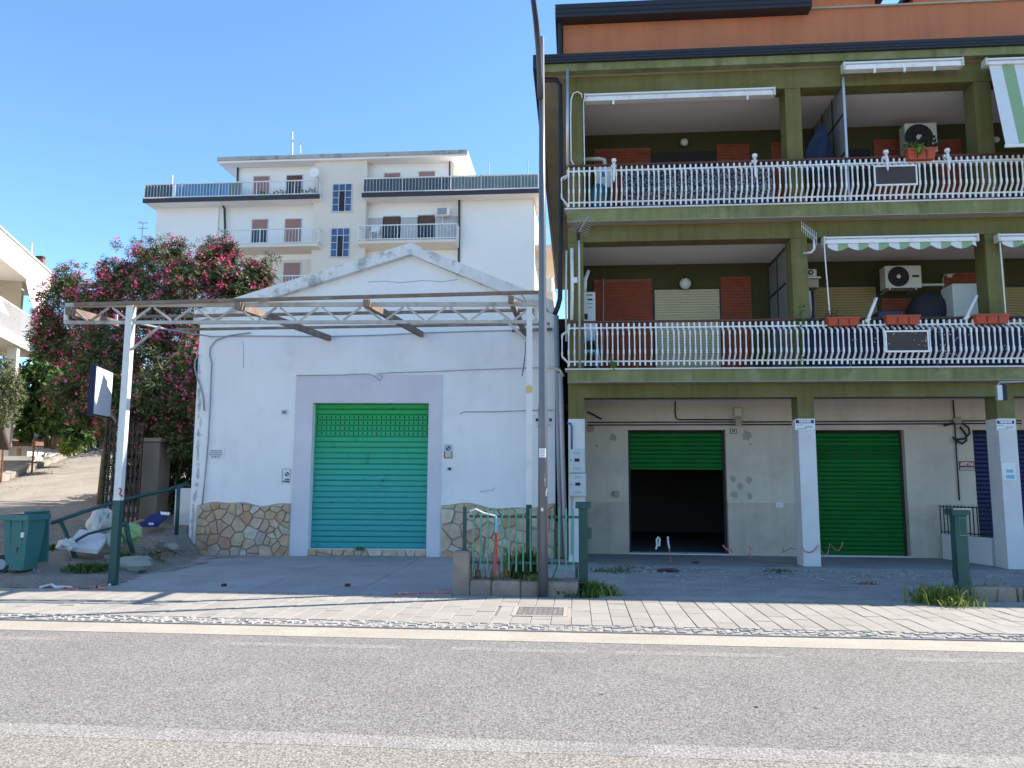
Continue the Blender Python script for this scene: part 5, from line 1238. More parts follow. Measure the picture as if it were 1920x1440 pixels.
bant('roof_antenna', 'small dark aerial left of the white block above the oleander', [(265,458),(268,420)], DY-1, .035, ([(259,418),(277,418)],[(259,428),(277,428)],[(268,420),(262,415)]))
x0, x1, z = X(264,470,DY-.5), X(292,470,DY-.5), Z(270,470,DY-.5); abx('side_balcony', x0, xl-.01, DY-.5, DY+4, z-.2, z, m_bw)
sb = MB().bar((x0,DY-.45,z+.95),(xl-.02,DY-.45,z+.95),.05).bar((x0,DY-.45,z+.95),(x0,DY+4,z+.95),.05).build('side_railing', m_rail, ab); mb = MB()
for i in range(22): mb.bar((x0,DY-.45+.2*i,z),(x0,DY-.45+.2*i,z+.95),.03)
for i in range(int((xl-x0)/.2)): mb.bar((x0+.2*i,DY-.45,z),(x0+.2*i,DY-.45,z+.95),.02)
mb.build('bars', m_rail, sb, kind='stuff')
bant('roof_antenna', 'slim white pole above the left roof terrace', [(321,380),(323,329)], DY-.8, .05)
bant('roof_antenna', 'left one of two thin poles above the right roof terrace', [(917,363),(917,304)], DY-.8, .035)
bant('roof_antenna', 'right one of two thin poles above the right roof terrace', [(990,358),(989,301)], DY-.8, .035)
c = aty(589, 323, DY-1.2); u = root('satellite_dish', 'white round satellite dish at the stair tower of the white block', 'satellite dish', c)
mb = MB(); mb.lathe(c, [(.02,.06),(.14,.05),(.24,.025),(.30,0)], 18, 'Y', False); mb.build('dish', m_bw, u, True); MB().bar(c+Vector((.02,-.02,-.05)), c+Vector((0,-.35,-.15)), .03).build('feed_arm', m_grey, u); MB().tube([c+Vector((.1,.08,-.1)), c+Vector((.25,.1,-.35)), c+Vector((.25,.1,-1.3))], .03, 6).build('pole', m_grey, u)
def aircon2():
    a, b = aty(819,404,DY-.4), aty(843,388,DY-.4); u = root('air_conditioner', 'small white air conditioner high on the balcony wall of the distant white block', 'air conditioner', a)
    MB().bbox(a.x, b.x, DY-.4, DY-.05, a.z, b.z, .02).build('casing', m_bw, u); MB().box(a.x+.03, a.x+(b.x-a.x)*.78, DY-.42, DY-.401, a.z+.05, b.z-.05).build('grille', m_grey, u)
    MB().tube([aty(829,405,DY-.05), aty(830,420,DY-.05), aty(838,427,DY-.05), aty(848,432,DY-.05)], .02, 5).build('hose', m_bw, u)
aircon2()
for px, r_ in ((702,'white plastic chair at the left end of the upper right balcony of the block'),):
    a = aty(px, 441, DY-.5); u = root('plastic_chair', r_, 'chair', a); MB().box(a.x-.25, a.x+.25, DY-.7, DY-.25, a.z+.15, a.z+.2).build('seat', m_rail, u); MB().box(a.x-.25, a.x+.25, DY-.25, DY-.21, a.z+.2, a.z+.65).build('backrest', m_rail, u)
    for s in (-1,1):
        for t in (-.68,-.27): MB().bar((a.x+s*.22,DY+t,a.z+.15),(a.x+s*.25,DY+t,a.z-.25),.04).build('leg', m_rail, u)
for k, (px, py) in enumerate(((490,373),(533,370),(565,368),(585,366),(517,371))):
    p = aty(px, py, DY-.6); u = root('potted_plant', ['low potted plant before the pink blind', 'tall potted plant left of the brown window', 'potted plant under the brown window', 'potted plant at the right corner', 'tiny potted plant between the two windows'][k]+' on the left roof terrace', 'potted plant', p, group='plants on the roof terrace')
    MB().lathe(p+Vector((0,0,-.15)), [(.12,0),(.16,.22)], 8).build('pot', m_terra, u); leafclump(u, p+Vector((0,0,.25)), .3, .15, .22, 40, .2, m_leaf, 90+k)
# right flank of the block: balconies seen edge on, a dish
for k, (pz0, pz1) in enumerate(((450,458),(540,546))):
    z = Z(1005,pz0); abx('side_balcony', xr+.05, xr+1.15, DY+1, DY+8, z-.25, z, m_bwarm)
    MB().bar((xr+1.1,DY+1,z+.95),(xr+1.1,DY+8,z+.95),.05).bar((xr+.06,DY+1,z+.95),(xr+1.1,DY+1,z+.95),.05).build('side_railing', m_rail, ab)
    mb = MB()
    for i in range(36): mb.bar((xr+1.1,DY+1+.2*i,z),(xr+1.1,DY+1+.2*i,z+.95),.025)
    for i in range(6): mb.bar((xr+.06+.2*i,DY+1,z),(xr+.06+.2*i,DY+1,z+.95),.025)
    mb.build('side_bars', m_rail, ab, kind='stuff')
c = aty(1012, 505, DY+3); u = root('satellite_dish', 'pale satellite dish on the sunlit flank of the block behind the street lamp', 'satellite dish', c); mb = MB(); mb.lathe(c, [(.02,.08),(.2,.06),(.4,0)], 16, 'Y', False); mb.build('dish', m_bw, u, True); MB().bar(c, c+Vector((-.6,.4,-.1)), .05).build('arm', m_grey, u)
hb = root('background_house', 'beige sunlit house far behind in the gap between warehouse and olive house', 'building', (.2, 62, 0))
o = MB().box(X(1012,500,62), X(1034,500,62), 62, 75, 0, aty(1025,480,62).z).build('wall', m_bwarm, hb)
MB().prism([(X(1010,480,62),61.8,aty(1025,480,62).z),(X(1036,480,62),61.8,aty(1025,480,62).z),(X(1022,480,62),61.8,aty(1025,465,62).z)], (0,1,0), 13).build('roof', M('roof_tiles', (.22,.12,.08)), hb)

# ------------------------------------------------------------------ white house on the left (its side faces the alley)
dv_ = ray(521, 893); dv_.z = 0; dv_.normalize()
Q = aty(97, 515, 30.0)
hz = math.atan2(-dv_.x, dv_.y)
lh = root('white_house', 'sunlit white house with a balcony on the left edge beyond the alley', 'building', (Q.x, Q.y, 0), hz, space='L')
HM = MW[lh.name]
def hp(px, py, xl=0.0):          # pixel to house-local point on plane local x = xl
    nrm = HM.to_3x3() @ Vector((1,0,0)); p0 = HM @ Vector((xl,0,0)); d = ray(px, py); return HM.inverted() @ (CAMP + d*((p0-CAMP).dot(nrm)/d.dot(nrm)))
zt_ = Q.z; zb_ = hp(72, 540).z
m_hw = M('house_white', (.80,.78,.74), .9, .03, .5); m_hb = M('house_cream', (.50,.45,.36), .9, .05, .6)
LN = -22
def hb_(name, x0, x1, y0, y1, z0, z1, mat, parent=lh, kind=None): return MB().box(x0, x1, y0, y1, z0, z1).build(name, mat, parent, kind=kind)
hb_('roof_parapet', -.25, 0, LN, 0, zb_, zt_, m_hw); hb_('parapet_cap', -.3, .05, LN, .05, zt_+.002, zt_+.07, m_pwhite); hb_('roof_slab', -9, -.26, LN, 0, zb_, zb_+.2, m_hw)
hb_('upper_wall', -9, -1.7, LN, -.3, 2.4, zb_-.003, m_hb)
zf = hp(62, 655, 0).z; zfl = zf+.0
hb_('end_fin', -1.69, -.3, -2.6, -2.3, zf, zb_-.003, m_hb)
bal = hb_('balcony', -1.69, .35, LN, -1.6, zf-.32, zf, m_hw)
MB().bar((.28,LN,zf+1.0),(.28,-1.7,zf+1.0),.05).bar((.28,-1.7,zf+1.0),(-1.6,-1.7,zf+1.0),.05).build('railing', m_rail, lh)
mb = MB(); y = LN
while y < -1.6: mb.bar((.28,y,zf),(.28,y,zf+1.0),.022); y += .11
x = .28
while x > -1.6: mb.bar((x,-1.7,zf),(x,-1.7,zf+1.0),.022); x -= .11
mb.build('railing_bars', m_rail, lh, kind='stuff')
for yy in (-4.3, -8): MB().bar((.1,yy,1.8),(.1,yy,zf-.33),.32).build('column', m_hw, lh)
hb_('ground_wall', -9, -1.7, LN, -.6, 0, 2.39, m_hw)
wv = hb_('window', -1.70, -1.66, -7.2, -6.0, zf+.05, zf+2.2, m_glass)
for k in range(6): MB().bar((-1.64,-7.15+.22*k,zf+.1),(-1.64,-7.15+.22*k,zf+2.1),.04).build('bar', m_rail, wv)
for (ya, yb) in ((-3.4,-1.0),(-10.5,-7.9)):
    mb = MB(); N = 8
    for i in range(N+1):
        t = i/N; xo = .05+.9*t**1.4; zo = zb_-.02-2.35*t
        mb.v += [Vector((xo,ya,zo)), Vector((xo,yb,zo+.05))]
    for i in range(N): mb.f.append((2*i,2*i+1,2*i+3,2*i+2))
    mb.build('awning_curtain', m_hw, lh, True)
bant('roof_antenna', 'thin aerial on the roof of the sunlit white house', [(59,476),(60,456)], 27, .03, ([(60,461),(48,458)],))
ch = root('chimney', 'brick red chimney top peeping over the white house parapet', 'chimney', aty(74, 495, 31)); MB().box(aty(66,495,31).x, aty(80,495,31).x, 31, 31.15, zt_-1, aty(74,485,31).z).build('shaft', M('chimney_brick', (.30,.13,.10), .9, .1, 4), ch); MB().box(aty(65,495,31).x, aty(79,495,31).x, 30.97, 31.18, aty(74,485,31).z, aty(74,480,31).z).build('cap', m_iron, ch)

# ------------------------------------------------------------------ planting: oleander and trees
def whorls(mb, c, r, n, ll, lw, rr, shell=.55, k=6, up=.35):
    for i in range(n):
        while True:
            p = Vector((rr.uniform(-1,1), rr.uniform(-1,1), rr.uniform(-1,1)))
            if shell*rr.random() < p.length <= 1: break
        q = c+p*r; ax = (p+Vector((0,0,up))+Vector((rr.uniform(-.5,.5),rr.uniform(-.5,.5),rr.uniform(-.3,.5)))).normalized()
        u = ax.cross(Vector((rr.uniform(-1,1),rr.uniform(-1,1),.3))).normalized(); v = ax.cross(u)
        a0 = rr.uniform(0, 6.3)
        for j in range(k):
            a = a0+2*pi*j/k; d = (ax*rr.uniform(.25,1.0)+u*cos(a)+v*sin(a)).normalized(); L_ = ll*rr.uniform(.6,1.15)
            s_ = d.cross(ax); 
            if s_.length < .05: s_ = u
            s_ = s_.normalized()*lw*.5; b = q+ax*rr.uniform(-.08,.02)
            mb.add([b, b+d*L_*.45+s_, b+d*L_+Vector((0,0,-L_*.12)), b+d*L_*.45-s_], [(0,1,2,3)])
def flowers(mb, c, r, n, size, rr, lo=.85):
    for i in range(n):
        while True:
            p = Vector((rr.gauss(0,1), rr.gauss(0,1), rr.gauss(0,1))); 
            if p.length > .1: break
        p = p.normalized()*rr.uniform(lo, 1.08); q = c+p*r
        for f in range(rr.randint(3,7)):
            o = q+Vector((rr.uniform(-1,1),rr.uniform(-1,1),rr.uniform(-1,1)))*size*1.2
            nrm = (p+Vector((rr.uniform(-.8,.8),rr.uniform(-.8,.8),rr.uniform(-.5,.8)))).normalized(); u = nrm.cross(Vector((0,.2,1))).normalized(); v = nrm.cross(u); a0 = rr.uniform(0,6)
            vs = [o]; s_ = size*rr.uniform(.35,.6)
            for k in range(10): a = a0+2*pi*k/10; q_ = s_*(1.0 if k % 2 == 0 else .55); vs.append(o+u*cos(a)*q_+v*sin(a)*q_+nrm*s_*.25)
            mb.add(vs, [(0,k+1,(k+1) % 10+1) for k in range(10)])
ol = root('oleander', 'large pink flowering oleander spilling over the left side of the warehouse', 'shrub', (-10.6, 18.6, .9))
m_olf = leafmat('oleander_leaf', [(.016,.038,.013),(.04,.075,.022),(.085,.115,.038),(.20,.21,.09)], .5, .15)
m_ofl = leafmat('oleander_flower', [(.66,.06,.22),(.80,.14,.34),(.55,.03,.15),(.84,.28,.45),(.66,.10,.17)], .6, .5)
blobs = [(120,560,20,.75),(105,610,20,.7),(110,660,20,.7),(125,535,20.3,.5),(165,590,20,.9),(160,660,19.6,1.0),(150,730,19.2,.9),(185,770,18.6,.8),(215,545,19.6,.8),(225,600,19.4,1.0),(230,680,18.8,1.1),(240,760,18.2,1.0),(225,505,19.8,.55),(270,515,19.6,.7),(275,480,19.8,.45),(300,560,19.2,1.0),(305,640,18.6,1.1),(310,730,17.6,1.0),(320,800,17.2,.75),(330,505,19.4,.65),(325,478,19.5,.35),(365,545,19,.9),(370,600,18.6,.9),(345,680,17.4,.8),(352,750,16.6,.6),(368,720,16.0,.35),(410,520,19.2,.75),(425,480,19.4,.45),(440,540,19.2,.75),(475,530,19.4,.55),(498,524,19.6,.28),(412,470,19.4,.3),(385,485,19.4,.35),(270,800,17.6,.8),(352,830,16.6,.45),(205,820,18.4,.55),(88,590,20.4,.3),(80,645,20.2,.25),(425,580,19,.8),(376,770,15.9,.22),(372,690,15.9,.25)]
rr = random.Random(5); ml = MB(); mf = MB()
for px, py, y, r in blobs:
    c = aty(px, py, y); lower = py > 640
    for q in range(3):
        cc_ = c+Vector((rr.uniform(-.45,.45),rr.uniform(-.4,.4),rr.uniform(-.35,.45)))*r; r2 = r*rr.uniform(.5,.8)
        whorls(ml, cc_, r2, int((330 if not lower else 460)*r2*r2+22), .155, .03, rr, .35, 7)
        if rr.random() < .85: flowers(mf, cc_, r2, int((64 if not lower else 36)*r2*r2+4), .085, rr)
for i in range(190):              # loose sprigs breaking the outline
    px, py, y, r = rr.choice(blobs[:33]); c = aty(px, py, y)+Vector((rr.uniform(-1,1)*r, rr.uniform(-.6,.6)*r, r*rr.uniform(.7,1.35)))
    whorls(ml, c, .15, 5, .13, .022, rr, 0, 6, .8)
    if rr.random() < .5: flowers(mf, c, .1, 2, .07, rr)
ml.build('foliage', m_olf, ol, kind='stuff'); mf.build('blossom', m_ofl, ol, kind='stuff')
m_bark = M('bark', (.10,.075,.055), .95, .25, 8, .8, 30)
mb = MB(); base = Vector((-10.4, 18.9, .7))
for px, py, y, r in blobs[::2]:
    t = aty(px, py, y); b0 = base+Vector((rr.uniform(-.9,1.3), rr.uniform(-.5,.4), 0)); m_ = b0.lerp(t, .5)+Vector((rr.uniform(-.3,.3), .2, -.25))
    mb.tube([b0, m_, t+Vector((0,0,r*.3))], [.06,.04,.012], 6)
mb.build('stems', m_bark, ol, True)
def bush(name, label, base, bl, ll, lw, mat, seed, cat='shrub', k=5, dens=260, trunk=True):
    u = root(name, label, cat, base); rr = random.Random(seed); mb = MB()
    for px, py, y, r in bl: whorls(mb, aty(px, py, y), r, int(dens*r*r+40), ll, lw, rr, .4, k, .2)
    mb.build('crown', mat, u, kind='stuff')
    if trunk:
        mb = MB()
        for px, py, y, r in bl[::2]: t = aty(px, py, y); mb.tube([base+Vector((rr.uniform(-.2,.2),0,-.2)), base.lerp(t,.5)+Vector((rr.uniform(-.2,.2),.1,0)), t], [.07,.05,.015], 6)
        mb.build('trunk', m_bark, u, True)
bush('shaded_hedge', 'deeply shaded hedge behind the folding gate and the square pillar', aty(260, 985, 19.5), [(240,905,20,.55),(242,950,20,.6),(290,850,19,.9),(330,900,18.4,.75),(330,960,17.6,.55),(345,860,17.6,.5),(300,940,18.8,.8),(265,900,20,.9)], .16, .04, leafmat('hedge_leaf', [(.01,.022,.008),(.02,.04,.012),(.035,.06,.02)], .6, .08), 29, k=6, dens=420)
m_bright = leafmat('broad_leaf', [(.012,.035,.008),(.025,.065,.014),(.045,.10,.02),(.11,.18,.04)], .5, .15)
bush('broadleaf_bush', 'bright green broad leaved bush in front of the white house column', aty(95, 830, 27), [(75,735,27,1.0),(95,770,27,.95),(60,790,27.5,.8),(125,790,26,.7),(75,700,27.5,.7),(100,705,26.5,.6),(140,760,25,.8),(150,810,24.5,.5),(120,740,26,.8)], .26, .13, m_bright, 12, dens=210)
bush('olive_shrub', 'sunlit grey green shrub at the left edge of the photo above the wheelie bin', aty(10, 830, 22), [(8,700,22,.5),(12,740,22,.55),(5,775,22,.5),(22,720,22,.35),(-20,740,22,.8),(-15,690,22,.6)], .11, .035, leafmat('grey_leaf', [(.06,.08,.04),(.12,.15,.07),(.2,.22,.12)], .6, .25), 15, k=6, dens=600)
bush('garden_bush', 'low yellowish green plant on the wall end beside the alley', aty(138, 845, 26), [(140,830,26,.42),(128,838,26,.3)], .17, .06, leafmat('yellow_leaf', [(.10,.16,.02),(.22,.28,.05)], .5, .3), 17, dens=320, trunk=False)
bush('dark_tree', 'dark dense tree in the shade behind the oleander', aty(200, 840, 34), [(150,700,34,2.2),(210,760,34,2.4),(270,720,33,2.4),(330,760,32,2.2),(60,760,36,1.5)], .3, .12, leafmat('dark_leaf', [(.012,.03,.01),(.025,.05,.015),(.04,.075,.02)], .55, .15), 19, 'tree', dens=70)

# ------------------------------------------------------------------ alley details
def gt(px, py, dz=0.0):
    d = ray(px, py); t = 6.0
    while t < 70:
        q = CAMP+d*t
        if q.z <= terr(q.x, q.y)+dz: return q
        t += .02
    return q
def onterr(x, y): return Vector((x, y, terr(x, y)))
ak = root('alley_kerb', 'sunlit broken concrete kerb along the left edge of the rising alley', 'kerb', onterr(kerb_x(22), 22))
y = 15.0
while y < 33:
    x0, x1 = kerb_x(y), kerb_x(y+.98); z0, z1 = terr(x0, y), terr(x1, y+.98); j = R.uniform(-.04,.04)
    MB().add([(x0-.28,y,z0-1.2),(x0,y,z0-.2),(x1,y+.98,z1-.2),(x1-.28,y+.98,z1-1.2),(x0-.28,y,z0+.2+j),(x0,y,z0+.17+j),(x1,y+.98,z1+.17+j),(x1-.28,y+.98,z1+.2+j)],
             [(4,5,6,7),(0,1,5,4),(1,2,6,5),(2,3,7,6),(3,0,4,7)]).build('kerb_block', m_ramp, ak); y += 1.0
m_rustp = M('rust_post', (.20,.075,.045), .85, .2, 6)
for k, (pt, pb, lb) in enumerate((((7,828),(2,898),'left rusty iron fence post beside the alley kerb'), ((65,816),(60,880),'middle rusty iron fence post beside the alley kerb'), ((116,800),(112,854),'right rusty iron fence post beside the alley kerb'))):
    b = gt(pb[0], pb[1], .1); t = aty(pt[0], pt[1], b.y); u = root('fence_post', lb, 'fence post', b, group='rusty posts of the alley fence')
    MB().tube([b-Vector((0,0,.4)), t], .03, 6).build('post', m_rustp, u)
b = gt(60, 880, .1); o = MB().tube([aty(62,842,b.y), aty(90,850,b.y+2), aty(113,851,b.y+4)], .02, 5).build('fence_wire', m_alu, None); tag(o, 'sagging pale wire between the rusty alley fence posts', 'wire')
gwl = root('garden_wall', 'shaded rough brown garden wall at the top of the alley', 'wall', aty(90, 860, 31))
mb = MB(); pts = [(34,815),(60,825),(95,803),(118,802),(150,810),(165,850)]
P = [aty(px, py, 31) for px, py in pts]; mb.prism([Vector((P[0].x,31,0.2))]+P+[Vector((P[-1].x,31,.2))], (0,1,0), .4); mb.build('wall', M('rough_wall', (.24,.20,.16), .95, .25, 1.5, .8, 12, stain=(.13,.11,.09), stain_amt=.6), gwl)
cg = root('corrugated_screen', 'grey corrugated sheet screen in the yard below the alley kerb', 'screen', aty(30, 890, 25))
a, b = aty(2, 892, 25.2), aty(62, 858, 25.2); mb = MB(); N = 26
for i in range(N): x = a.x+(b.x-a.x)*i/N; x2 = a.x+(b.x-a.x)*(i+1)/N; mb.add([(x,25.2+(.05 if i % 2 else 0),a.z-.8),(x2,25.2+(0 if i % 2 else .05),a.z-.8),(x2,25.2+(0 if i % 2 else .05),b.z-.1),(x,25.2+(.05 if i % 2 else 0),b.z-.1)],[(0,1,2,3)])
mb.build('sheet', M('zinc', (.36,.37,.39), .6, .1, 2, metal=.3), cg); MB().box(a.x, b.x, 25.1, 25.3, b.z-.1, b.z+.05).build('top_rail', m_alu, cg)
sh_ = root('garden_shed', 'small brown roofed shed in front of the white house', 'shed', aty(20, 870, 28)); a, b = aty(-60, 870, 28), aty(52, 836, 28)
MB().box(a.x, b.x, 28, 31, a.z-1.5, b.z).build('wall', m_hw, sh_); MB().prism([(a.x-.3,27.6,b.z+.02),(b.x+.25,27.6,b.z+.02),(b.x+.25,27.6,b.z+.12),(a.x-.3,27.6,b.z+.42)], (0,1,0), 3.7).build('roof', M('roof_tiles', (.22,.12,.08)), sh_)
for k in range(6): x = b.x-.25-.42*k; MB().box(x-.15, x, 27.96, 27.999, b.z-.75, b.z-.1).build('board', m_hb, sh_)
# folding gate, pillar, poles and signboard
m_gate = M('gate_brown', (.055,.042,.035), .7, .2, 5)
gb = gt(225, 985); gy = 15.9; x0, x1 = aty(193, 900, gy).x, aty(262, 900, gy).x; zb = terr(x0, gy); ztp = aty(225, 792, gy).z
g_ = root('folding_gate', 'dark brown folding lattice gate under the oleander', 'gate', (x0, gy, zb))
for i in range(9): x = x0+(x1-x0)*i/8; MB().box(x-.018, x+.018, gy-.018, gy+.018, zb+.06, ztp).build('bar', m_gate, g_)
mb = MB(); nz = 9
for i in range(8):
    for j in range(nz):
        a, b = x0+(x1-x0)*i/8, x0+(x1-x0)*(i+1)/8; za, zc = zb+.1+(ztp-zb-.15)*j/nz, zb+.1+(ztp-zb-.15)*(j+1)/nz
        mb.bar((a,gy-.022,za),(b,gy-.022,zc),.014).bar((a,gy+.022,zc),(b,gy+.022,za),.014)
mb.build('lattice', m_gate, g_, kind='stuff')
py_ = 16.3; a, b = aty(259, 980, py_), aty(300, 828, py_)
gp_ = root('gate_pillar', 'square brown plastered gate pillar under the oleander', 'pillar', Vector(((a.x+b.x)/2, py_, terr(a.x, py_))))
MB().bbox(a.x, b.x, py_, py_+.5, terr(a.x,py_)-.3, b.z, .02).build('shaft', M('pillar_plaster', (.22,.185,.15), .95, .15, 2, .4, 20, streak=.2), gp_)
MB().box(a.x-.05, b.x+.05, py_-.05, py_+.55, b.z+.001, b.z+.08).build('cap', m_lwall, gp_)
b = gt(187, 945); o = MB().tube([b-Vector((0,0,.2)), aty(196,860,b.y+.02), aty(208,770,b.y+.05)], [.085,.08,.07], 9).build('wooden_pole', M('green_wood', (.13,.12,.055), .9, .25, 6, .5, 20), None, True); tag(o, 'greenish leaning wooden pole left of the folding gate', 'pole')
sg = root('signboard', 'blank white signboard with a dark blue frame on a grey pipe before the oleander', 'signboard', gt(200, 968))
c1, c2 = aty(180,684,14.2), aty(212,698,15.6); c4 = Vector((c1.x, c1.y, aty(176,778,14.2).z)); c3 = Vector((c2.x, c2.y, aty(208,784,15.6).z))
dn = (c2-c1).cross(c4-c1).normalized(); dn = dn if dn.dot(CAMP-c1) > 0 else -dn
mb = MB(); mb.prism([c1, c2, c3, c4], dn, -.10); mb.build('frame', M('frame_navy', (.012,.018,.06), .5, .05, 3), sg)
cc = (c1+c2+c3+c4)/4; q = [cc+(p-cc)*.95+dn*.004 for p in (c1,c2,c3,c4)]
for i, p in enumerate(q): p.z = cc.z+(p.z-cc.z)*1.0
MB().prism(q, dn, .006).build('panel', M('sign_white', (.72,.73,.75), .5, .03, 2), sg)
b = gt(200, 968); MB().tube([b-Vector((0,0,.1)), aty(214,880,b.y), aty(223,795,b.y), cc-dn*.12], .04, 8).build('pole', m_alu, sg, True)
# bent green pipe railing
br = root('bent_railing', 'bent dark green pipe railing leaning in the dirt beside the wheelie bin', 'railing', gt(150, 1062))
def bp(px, py, y): return aty(px, py, y)
MB().tube([bp(95,981,12.9), bp(112,975,13.0), bp(150,962,13.2), bp(200,946,13.6), bp(262,930,14.1), bp(310,920,14.6), bp(352,906,14.9)], .035, 8).build('top_rail', m_postg, br, True)
for p in (((112,976),(132,1020),(150,1064),13.0), ((236,978),(241,1005),(250,1034),13.3), ((335,912),(333,955),(331,998),14.7)):
    MB().tube([bp(*p[0],p[3]), bp(*p[1],p[3]), bp(*p[2],p[3])-Vector((0,0,.05))], .04, 8).build('post', m_postg, br, True)
MB().tube([bp(138,1020,13.0), bp(145,1012,12.95), bp(165,1001,13.0), bp(205,991,13.1), bp(238,984,13.3)], .025, 8).build('lower_rail', m_postg, br, True)
# wheelie bin
bb = gt(44, 1077); yb = bb.y; W_ = 0
wb = root('wheelie_bin', 'dirty teal wheelie bin with its lid thrown open at the left edge', 'wheelie bin', bb)
m_bin = M('bin_plastic', (.045,.165,.165), .5, .12, 3, spec=.35, stain=(.08,.19,.11), stain_amt=.6, stain_scale=2); x0, x1 = aty(6,1000,yb).x, aty(50,1000,yb).x; zt = aty(45,972,yb).z; zb = terr(bb.x, yb)
mb = MB(); s_ = .05; yd = .42
lo = [(x0+s_,yb+s_,zb+.05),(x1-s_,yb+s_,zb+.05),(x1-s_,yb+yd-s_,zb+.05),(x0+s_,yb+yd-s_,zb+.05)]; hi = [(x0-.02,yb,zt),(x1+.02,yb,zt),(x1+.02,yb+yd,zt),(x0-.02,yb+yd,zt)]
hi2 = [(x0+.01,yb+.03,zt),(x1-.01,yb+.03,zt),(x1-.01,yb+yd-.03,zt),(x0+.01,yb+yd-.03,zt)]; lo2 = [(x0+.1,yb+.1,zb+.1),(x1-.1,yb+.1,zb+.1),(x1-.1,yb+yd-.1,zb+.1),(x0+.1,yb+yd-.1,zb+.1)]
V = lo+hi+hi2+lo2; mb.add(V, [(3,2,1,0)]+[(i,(i+1)%4,4+(i+1)%4,4+i) for i in range(4)]+[(4+i,4+(i+1)%4,8+(i+1)%4,8+i) for i in range(4)]+[(8+i,8+(i+1)%4,12+(i+1)%4,12+i) for i in range(4)]+[(12,13,14,15)])
mb.build('body', m_bin, wb)
mb = MB(); e_ = .05
mb.box(x0-e_, x1+e_, yb-.06, yb+.0, zt-.03, zt+.05).box(x0-e_, x1+e_, yb+yd, yb+yd+.06, zt-.03, zt+.05).box(x0-e_, x0-.02, yb+.001, yb+yd-.001, zt-.03, zt+.05).box(x1+.02, x1+e_, yb+.001, yb+yd-.001, zt-.03, zt+.05); mb.build('rim', m_bin, wb)
for k in range(4): x = x0+.1+(x1-x0-.2)*k/3; MB().bar((x, yb-.005, zt-.04), (x, yb+.055, zb+.12), .03, .012, (0,1,0)).build('rib', m_bin, wb) if k in (0,3) else None
MB().prism([(x0-.05,yb+yd+.07,zt+.03),(x0+.3,yb+yd+.2,zt+.10),(x0+.28,yb+yd+.28,zt-.75),(x0-.05,yb+yd+.2,zt-.8)], (0,1,0), .03).build('lid', m_bin, wb)
MB().tube([(x0-.05,yb+yd+.1,zt+.07),(x0+.3,yb+yd+.1,zt+.09)], .025, 8).build('handle', m_bin, wb)
for y in (yb+.08, yb+yd-.12): w_ = MB().lathe((x0-.03, y, zb+.14), [(.02,-.035),(.14,-.035),(.15,-.02),(.15,.02),(.14,.035),(.02,.035)], 18, 'Y').build('wheel', m_ink, wb); MB().lathe((x0-.03, y-.038, zb+.14), [(.03,-.004),(.08,-.004),(.085,.002)], 14, 'Y').build('rim', m_grey, w_)
MB().box(x1-.10, x1-.05, yb+.0, yb+.03, zt-.30, zt-.22).build('sticker', m_paper, wb)
mb = MB(); P = [(33,1026),(32,1034),(34,1042),(35,1050),(34,1056),(32,1063)]
for i in range(5): mb.bar(aty(*P[i], yb+.025+.012*i), aty(*P[i+1], yb+.037+.012*i), .018, .02)
mb.build('crack', m_ink, wb)
# rubbish on the bank
def bag(px, py, y, r, mat, label, seed): 
    c = aty(px, py, y); o = MB().blob(c, r, seed, 22, 14, .2).build('rubbish_bag', mat, None); return tag(o, label, 'rubbish bag', 'rubbish bags on the bank')
m_bagw = M('white_bag', (.60,.60,.58), .5, .1, 6, spec=.4); m_bagg = M('green_bag', (.28,.42,.16), .4, .15, 7, spec=.4)
bag(187, 985, 13.7, (.22,.2,.26), m_bagw, 'white rubbish bag against the foot of the sign pole', 3); bag(203, 985, 13.6, (.12,.15,.2), M('grey_bag', (.42,.42,.38), .6, .08, 5), 'grey flattened bag right of the white rubbish bag', 4)
bag(241, 1001, 13.5, (.2,.2,.17), m_bagg, 'light green rubbish bag right of the white topped green post', 5); bag(212, 1012, 13.2, (.14,.14,.16), M('beige_bag', (.40,.37,.30), .6, .1, 5), 'beige crumpled bag behind the printed panel', 6); bag(128, 1022, 12.9, (.16,.16,.1), m_bagw, 'crumpled white plastic at the left end of the printed panel', 7)
pn = root('printed_panel', 'white flat carton panel with faint print lying tilted on the bank', 'carton', aty(165, 1010, 13.0))
q = [aty(150,992,13.35), aty(205,1003,13.2), aty(183,1031,12.75), aty(122,1024,12.9)]
MB().prism(q, (0,0,-1), .07).build('carton', M('carton_white', (.55,.56,.60), .7, .04, 3), pn)
nq = (q[1]-q[0]).cross(q[3]-q[0]).normalized(); nq = nq if nq.z > 0 else -nq; mb = MB()
for i in range(60):
    s, t = R.uniform(.06,.92), R.uniform(.08,.9); p = (q[0]*(1-s)+q[1]*s)*(1-t)+(q[3]*(1-s)+q[2]*s)*t+nq*.002; d = (q[1]-q[0]).normalized()*R.uniform(.01,.045); e_ = (q[3]-q[0]).normalized()*.008
    mb.add([p, p+d, p+d+e_, p+e_], [(0,1,2,3)])
mb.build('print', m_ink, pn, kind='stuff')
c = aty(290, 975, 15.2); u = root('blue_case', 'flattened dark blue carton with white marks under the oleander', 'carton', c)
q = [aty(262,980,14.9), aty(296,980,14.9), aty(316,958,15.5), aty(285,964,15.5)]; MB().prism(q, (0,0,-1), .09).build('carton', M('blue_card', (.02,.03,.16), .6, .1, 4), u); MB().prism([aty(300,960,15.3), aty(319,962,15.3), aty(317,966,15.25), aty(302,965,15.25)], (0,0,1), .01).build('white_mark', m_paper, u); MB().box(aty(279,981,14.89).x, aty(288,981,14.89).x, 14.885, 14.893, aty(279,984,14.89).z, aty(279,980,14.89).z).build('white_mark', m_paper, u)
